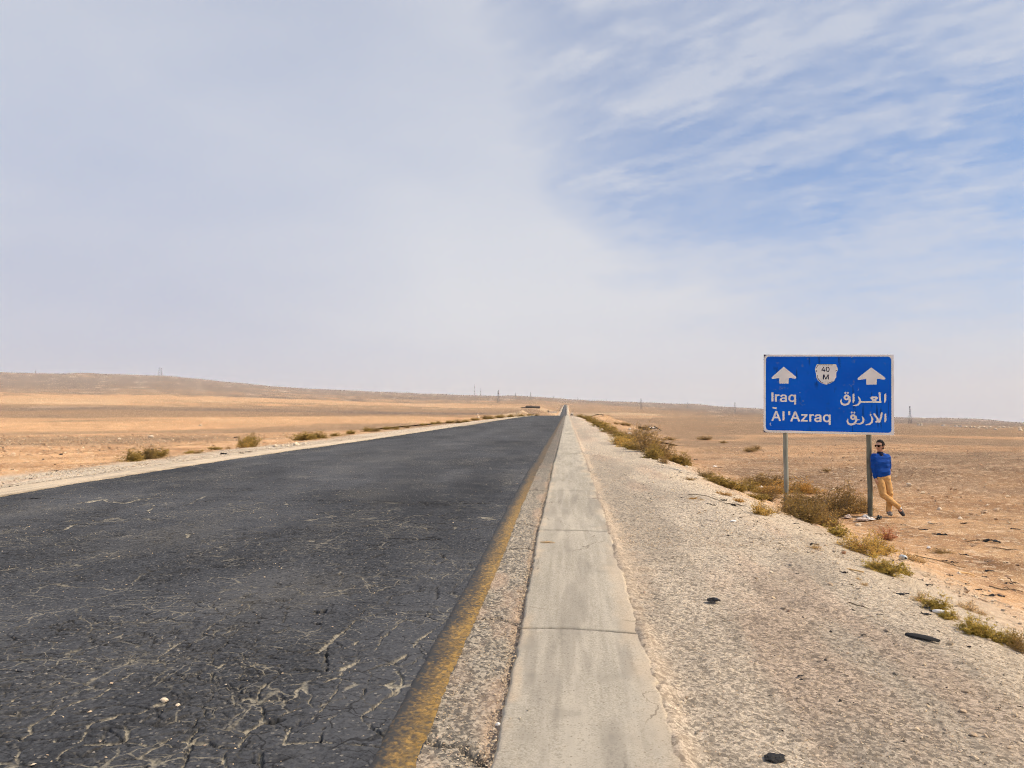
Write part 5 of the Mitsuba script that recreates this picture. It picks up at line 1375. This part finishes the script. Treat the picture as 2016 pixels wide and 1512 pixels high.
put('reed', mikit.ply(tube([[5.1, 10.2, zv(5.1, 10.2) + .02], [5.3, 10.4, zv(5.3, 10.4) + .03], [5.5, 10.6, zv(5.5, 10.6) + .015]], [.012, .012, .006], 6), 'pale_wood', smooth=50), 'pale straw stalk on the bare orange ground', 'stalk')
zs = float(zroad(np.array(7.85))) + .034
put('dry_leaf', mikit.ply(tube([[-.285, 7.87, zs], [-.23, 7.84, zs + .004], [-.19, 7.86, zs + .003], [-.13, 7.83, zs + .002]], [.004, .009, .008, .002], 5), 'pale_wood', smooth=50), 'thin orange brown dry stalk lying on the concrete strip', 'stalk')
for k, (x, y, s, c, l) in enumerate(((-.335, 3.60, .022, (.75, .74, .72), 'white chip at the left edge of the concrete strip'), (-.28, 3.65, .010, (.42, .37, .30), 'tiny brown pebble on the near concrete slab'), (-.232, 3.655, .013, (.5, .45, .37), 'small beige pebble on the near concrete slab'), (-.20, 3.745, .012, (.30, .27, .23), 'small dark pebble furthest along on the near concrete slab'))):
    matte(f'pebble_colour_{k}', c, .9, .2)
    zz = float(zroad(np.array(y))) + .028 + s * .3 - (.012 if k == 0 else 0)
    v = ICO_V * (1 + np.random.default_rng(k).uniform(-.2, .2, (12, 1))) * [s * .6, s * .45, s * .4]
    put('pebble', mikit.ply((v, ICO_F), f'pebble_colour_{k}', to_world=at(x, y, zz, 40 * k)), l, 'pebble')
matte('pale_stone', (.62, .54, .43), .95, .1)
matte('brown_stone', (.34, .20, .13), .95, .1)
RKM = []
for s in range(6):
    m = trimesh.creation.icosphere(1)
    v = np.array(m.vertices)
    v = v * (1 + (meshkit.fbm(v * 1.6 + s * 9, 3, s) - .5) * .9)[:, None] * [.55, .42, .36]
    RKM.append((v, np.array(m.faces)))
RKP = [mikit.ply(m, 'pale_stone') for m in RKM]
for k, (x, y, s) in enumerate(ROCKS):
    reg = ('left', 'pale stone on the left verge of the road', 'pale stones left of the road') if x < 0 else ('far', 'pale stone beside the far shrubs right of the road', 'pale stones beyond the sign') if y > 25 else ('near', 'pale stone on the ground around the sign', 'pale stones around the sign')
    part = 'large' if s > .16 else 'small'
    side = (' nearer to the viewer' if y < 30 else ' further along') if x < 0 else (' close behind the near end' if y < 45 else ' near the crest') if y > 25 else (' right of the posts' if x > 7.2 else ' left of the posts')
    reg = (reg[0], f'{part} {reg[1]},{side}', reg[2])
    put('stone', {**RKP[k % 6], 'to_world': at(x, y, zv(x, y) + s * .12, k * 73 % 360, s * 1.15)}, reg[1], 'stone', reg[2])
put('stone', mikit.ply(RKM[2], 'brown_stone', to_world=at(3.02, 8.44, zv(3.02, 8.44) + .012, 20, .05)), 'small reddish brown stone on the gravel slope near the red cloth', 'stone')
for k, (x, y, s, l) in enumerate(((-2.10, 3.80, .03, 'pale broken stone sitting in a crack of the near asphalt'), (-2.0, 3.75, .018, 'smaller stone next to the broken stone on the near asphalt'))):
    put('stone', {**RKP[k + 2], 'to_world': at(x, y, float(zasphalt(np.array([x]), np.array([y]))[0]) + s * .1, 50 * k, s * 1.3)}, l, 'stone')

# ---------------------------------------------------------------- far things, built where they stand
matte('pylon_steel', (.15, .15, .16), .6, .4)
matte('white_wash', (.66, .62, .56), .9, .1)
matte('goat_hair', (.055, .048, .045), .95, .1)
matte('mud_wall', (.55, .44, .31), .95, .1)
matte('dark_paint', (.03, .022, .018), .8, .2)


def lattice(H, wb, wt, t, panels):
    """four tapering legs with cross bracing"""
    parts = []
    zs = H * (1 - (1 - np.linspace(0, 1, panels + 1)) ** 1.25)
    w = lambda z: (wb + (wt - wb) * min(1, z / (H * .8))) / 2
    cs = [(-1, -1), (1, -1), (1, 1), (-1, 1)]
    for a, b in cs:
        parts.append(tube([[a * w(z), b * w(z), z] for z in zs], t, 4))
    for z0, z1 in zip(zs[:-1], zs[1:]):
        for k in range(4):
            (a, b), (c, d) = cs[k], cs[(k + 1) % 4]
            parts.append(tube([[a * w(z0), b * w(z0), z0], [c * w(z1), d * w(z1), z1]], t * .6, 3))
            parts.append(tube([[c * w(z0), d * w(z0), z0], [a * w(z1), b * w(z1), z1]], t * .6, 3))
    return join(parts)


tower = lattice(40, 7, 1.6, .24, 9)


def arm(z, L):
    return join([tube([[-L, 0, z], [L, 0, z]], .16, 4), tube([[-L, 0, z], [0, 0, z + 2.0], [L, 0, z]], .13, 4)] + [tube([[s * L * .94, 0, z], [s * L * .94, 0, z - 1.8]], .12, 4) for s in (-1, 1)])


TW, ARMS = mikit.ply(tower, 'pylon_steel'), [mikit.ply(arm(z, L), 'pylon_steel') for z, L in ((27, 7.5), (32, 5.6), (36.5, 4.2))]
PYL = [(801, 1797, 42, 'lattice pylon on the plain just right of the road sign'), (607, 2730, 38, 'lattice pylon left of the road sign'), (658, 4098, 38, 'small lattice pylon on the plain, second to the left of the sign'), (254, 2561, 38, 'lattice pylon on the skyline midway between road and sign'), (385, 7340, 38, 'faint lattice pylon on the skyline right of the road, beyond the stony heap'),
       (109, 7280, 38, 'faint lattice pylon on the skyline just right of the road'), (-102, 5740, 38, 'lattice pylon on the skyline just left of the road'), (-185, 3798, 42, 'lattice pylon on the rise behind the dark tents'), (-269, 3885, 38, 'lattice pylon left of the dark tents'), (-205, 2211, 38, 'leftmost lattice pylon right of the two masts')]
for x, y, H, l in PYL:
    p = thing('power_pylon', l, 'pylon', 'pylons of the power line')
    M = at(x, y, zv(x, y) - .5, 70, H / 40)
    put('tower', {**TW, 'to_world': M}, parent=p)
    for a in ARMS:
        put('crossarm', {**a, 'to_world': M}, parent=p)
mastm = mikit.ply(lattice(100, 6, 2.4, .55, 16), 'pylon_steel')
antm = mikit.ply(join([tube([[0, 0, 98], [0, 0, 108]], .35, 5)] + [tube([[math.cos(a) * 1.8, math.sin(a) * 1.8, 88], [math.cos(a) * 1.8, math.sin(a) * 1.8, 96]], .6, 5) for a in (0, 2.1, 4.2)]), 'pylon_steel')
for x, y, H, l in ((-3418, 5967, 82, 'taller left one of two thin masts on the far left hill'), (-3397, 5968, 76, 'right one of two thin masts on the far left hill'), (-997, 7944, 125, 'tall thin mast on the skyline left of the road'), (-933, 7969, 94, 'shorter mast beside the tall one left of the road'), (-4535, 5997, 26, 'tiny mast on the hill at the far left edge')):
    p = thing('radio_mast', l, 'mast', 'masts on the far hills')
    M = at(x, y, zv(x, y) - 1, 20, 1.0, H / 108)
    put('tower', {**mastm, 'to_world': M}, parent=p)
    put('antenna', {**antm, 'to_world': M}, parent=p)
# black tents


def tent(L, W, H):
    v = [[-L / 2, -W / 2, H * .55], [L / 2, -W / 2, H * .5], [L / 2 - .4, 0, H * .95], [-L / 2 + .4, 0, H], [L / 2, W / 2, H * .5], [-L / 2, W / 2, H * .55]]
    roof = np.array(v), np.array([[0, 1, 2], [0, 2, 3], [3, 2, 4], [3, 4, 5]])
    w = [[-L / 2, -W / 2, 0], [L / 2, -W / 2, 0], [L / 2, W / 2, 0], [-L / 2, W / 2, 0]]
    V = np.array(w + [v[0], v[1], v[4], v[5], v[2], v[3]])
    wall = V, np.array([[0, 1, 5], [0, 5, 4], [1, 2, 6], [1, 6, 5], [5, 6, 8], [2, 3, 7], [2, 7, 6], [3, 0, 4], [3, 4, 7], [7, 4, 9]])
    return roof, wall


scene['tent_cloth'] = {'type': 'twosided', 'bsdf': {'type': 'diffuse', 'reflectance': rgb((.060, .052, .048))}}
for x, y, L, W, H, l in ((-41.0, 800, 7.4, 5, 3.0, 'dark tent with a rounded roof beside the road far ahead'), (-33.6, 800, 9.6, 4, 2.5, 'long low dark tent, rightmost of the camp'), (-47.3, 800, 4.6, 3, 1.3, 'lowest dark tent, leftmost of the camp')):
    t = thing('dark_tent', l, 'tent', 'dark tents of the camp')
    roof, wall = tent(L, W, H)
    M = at(x, y, zv(x, y) - .1, 6)
    put('roof', mikit.ply(roof, 'tent_cloth', to_world=M), parent=t)
    put('wall', mikit.ply(wall, 'tent_cloth', to_world=M), parent=t)
    put('pole', mikit.ply(tube([[L / 2 - .4, 0, 0], [L / 2 - .4, 0, H * 1.06]], .07, 5), 'dry_wood', to_world=M), parent=t)
w = thing('low_wall', 'low pale wall beside the road far ahead, right of the tents', 'wall')
M = at(-19.4, 796, zv(-19.4, 796) - .2, 2)
put('wall_panel', mikit.ply(box(0, 0, .65, 18, .4, 1.3, .03), 'white_wash', to_world=M), parent=w)
put('coping', mikit.ply(box(0, 0, 1.35, 18.2, .55, .12, .02), 'mud_wall', to_world=M), parent=w)
w = thing('marker_post', 'dark marker post standing in front of the low pale wall', 'post')
M = at(-20.0, 795, zv(-20, 795) - .1)
put('shaft', mikit.ply(box(0, 0, 1.1, 1.1, .5, 2.3, .06), 'dark_paint', to_world=M), parent=w)
put('cap', mikit.ply(box(0, 0, 2.42, .8, .4, .4, .08), 'dark_paint', to_world=M), parent=w)
w = thing('marker_block', 'small pale concrete marker block at the crest of the road', 'marker')
M = at(1.65, 243, zv(1.65, 243) - .05, 8)
put('block', mikit.ply(box(0, 0, .55, .9, .4, 1.1, .08), 'white_wash', to_world=M), parent=w)
put('dark_band', mikit.ply(box(0, 0, .40, .92, .42, .34, .02), 'dark_paint', to_world=M), parent=w)
# wrecked sheets on the plain
w = thing('scrap_heap', 'heap of bent dark and white metal sheets on the plain left of the sign', 'scrap heap')
g = np.random.default_rng(8)
for k in range(9):
    L, W = g.uniform(1.2, 2.4), g.uniform(.35, .8)
    n = 6
    xs = np.linspace(-L / 2, L / 2, n)
    zc = .25 * np.cos(xs * 2 + g.uniform(0, 6)) * g.uniform(.3, 1)
    V = np.vstack([np.column_stack([xs, np.full(n, s * W / 2), zc + d]) for d in (0, .03) for s in (-1, 1)])
    q = gridfaces(n, 2)
    f = np.vstack([tri(q[:, ::-1]), tri(q + 2 * n)])
    x, y = 17.0 + (k - 4) * .40, 154 + g.uniform(-.6, .6)
    M = T().translate([x, y, zv(x, y) + g.uniform(.25, .75)]).rotate([0, 0, 1], g.uniform(-40, 40)).rotate([0, 1, 0], g.uniform(-28, 28)).rotate([1, 0, 0], g.uniform(-50, 50))
    put('metal_sheet', mikit.ply((V, f), 'white_wash' if k in (2, 5, 7) else 'dark_paint', to_world=M), parent=w)
# white huts far out on the right plain
for k, (x, y, s) in enumerate(((511.2, 1116.5, 6.4), (538.9, 1106.6, 4.6), (455.5, 905.8, 4.2), (388.0, 763.1, 4.0), (439.1, 884.5, 2.9))):
    h = thing('white_hut', ('largest white hut right behind the sign on the far plain', 'second white hut right of the sign on the far plain', 'white hut in the middle of the far settlement', 'white hut nearest to the viewer in the far settlement', 'smallest white hut of the far settlement')[k], 'hut', 'white huts on the far right plain')
    M = at(x, y, zv(x, y) - .1, 20 + 13 * k, s / 5)
    put('wall', mikit.ply(box(0, 0, 1.1, 5, 3.4, 2.4, .05), 'white_wash', to_world=M), parent=h)
    put('roof', mikit.ply(box(0, 0, 2.38, 5.3, 3.7, .16, .03), 'mud_wall', to_world=M), parent=h)
    put('door', mikit.ply(box(-.8, -1.71, .95, .9, .06, 1.9, .01), 'dark_paint', to_world=M), parent=h)
    put('window', mikit.ply(box(1.2, -1.71, 1.4, .8, .06, .8, .01), 'dark_paint', to_world=M), parent=h)
for k, (x, y, s) in enumerate(((336.1, 652.1, 1.9), (395.2, 758.4, 2.2), (337.2, 641.8, 1.9), (402.7, 756.3, 2.2), (403.5, 750.8, 2.2), (367.8, 674.2, 2.4), (369.6, 664.5, 1.9), (366.6, 652.4, 2.2), (369.0, 649.5, 1.9), (304.3, 532.0, 1.6), (310.3, 533.9, 1.8), (190.9, 359.9, 1.1), (189.3, 349.8, 1.1), (190.6, 345.4, 1.1), (186.9, 338.4, 1.1), (154.9, 266.0, 1.2))):
    put('boulder', {**RKP[k % 6], 'to_world': at(x, y, zv(x, y) + s * .15, k * 50, s * 1.2)}, 'pale boulder far out on the brown plain right of the sign', 'boulder', 'pale boulders on the far right plain')
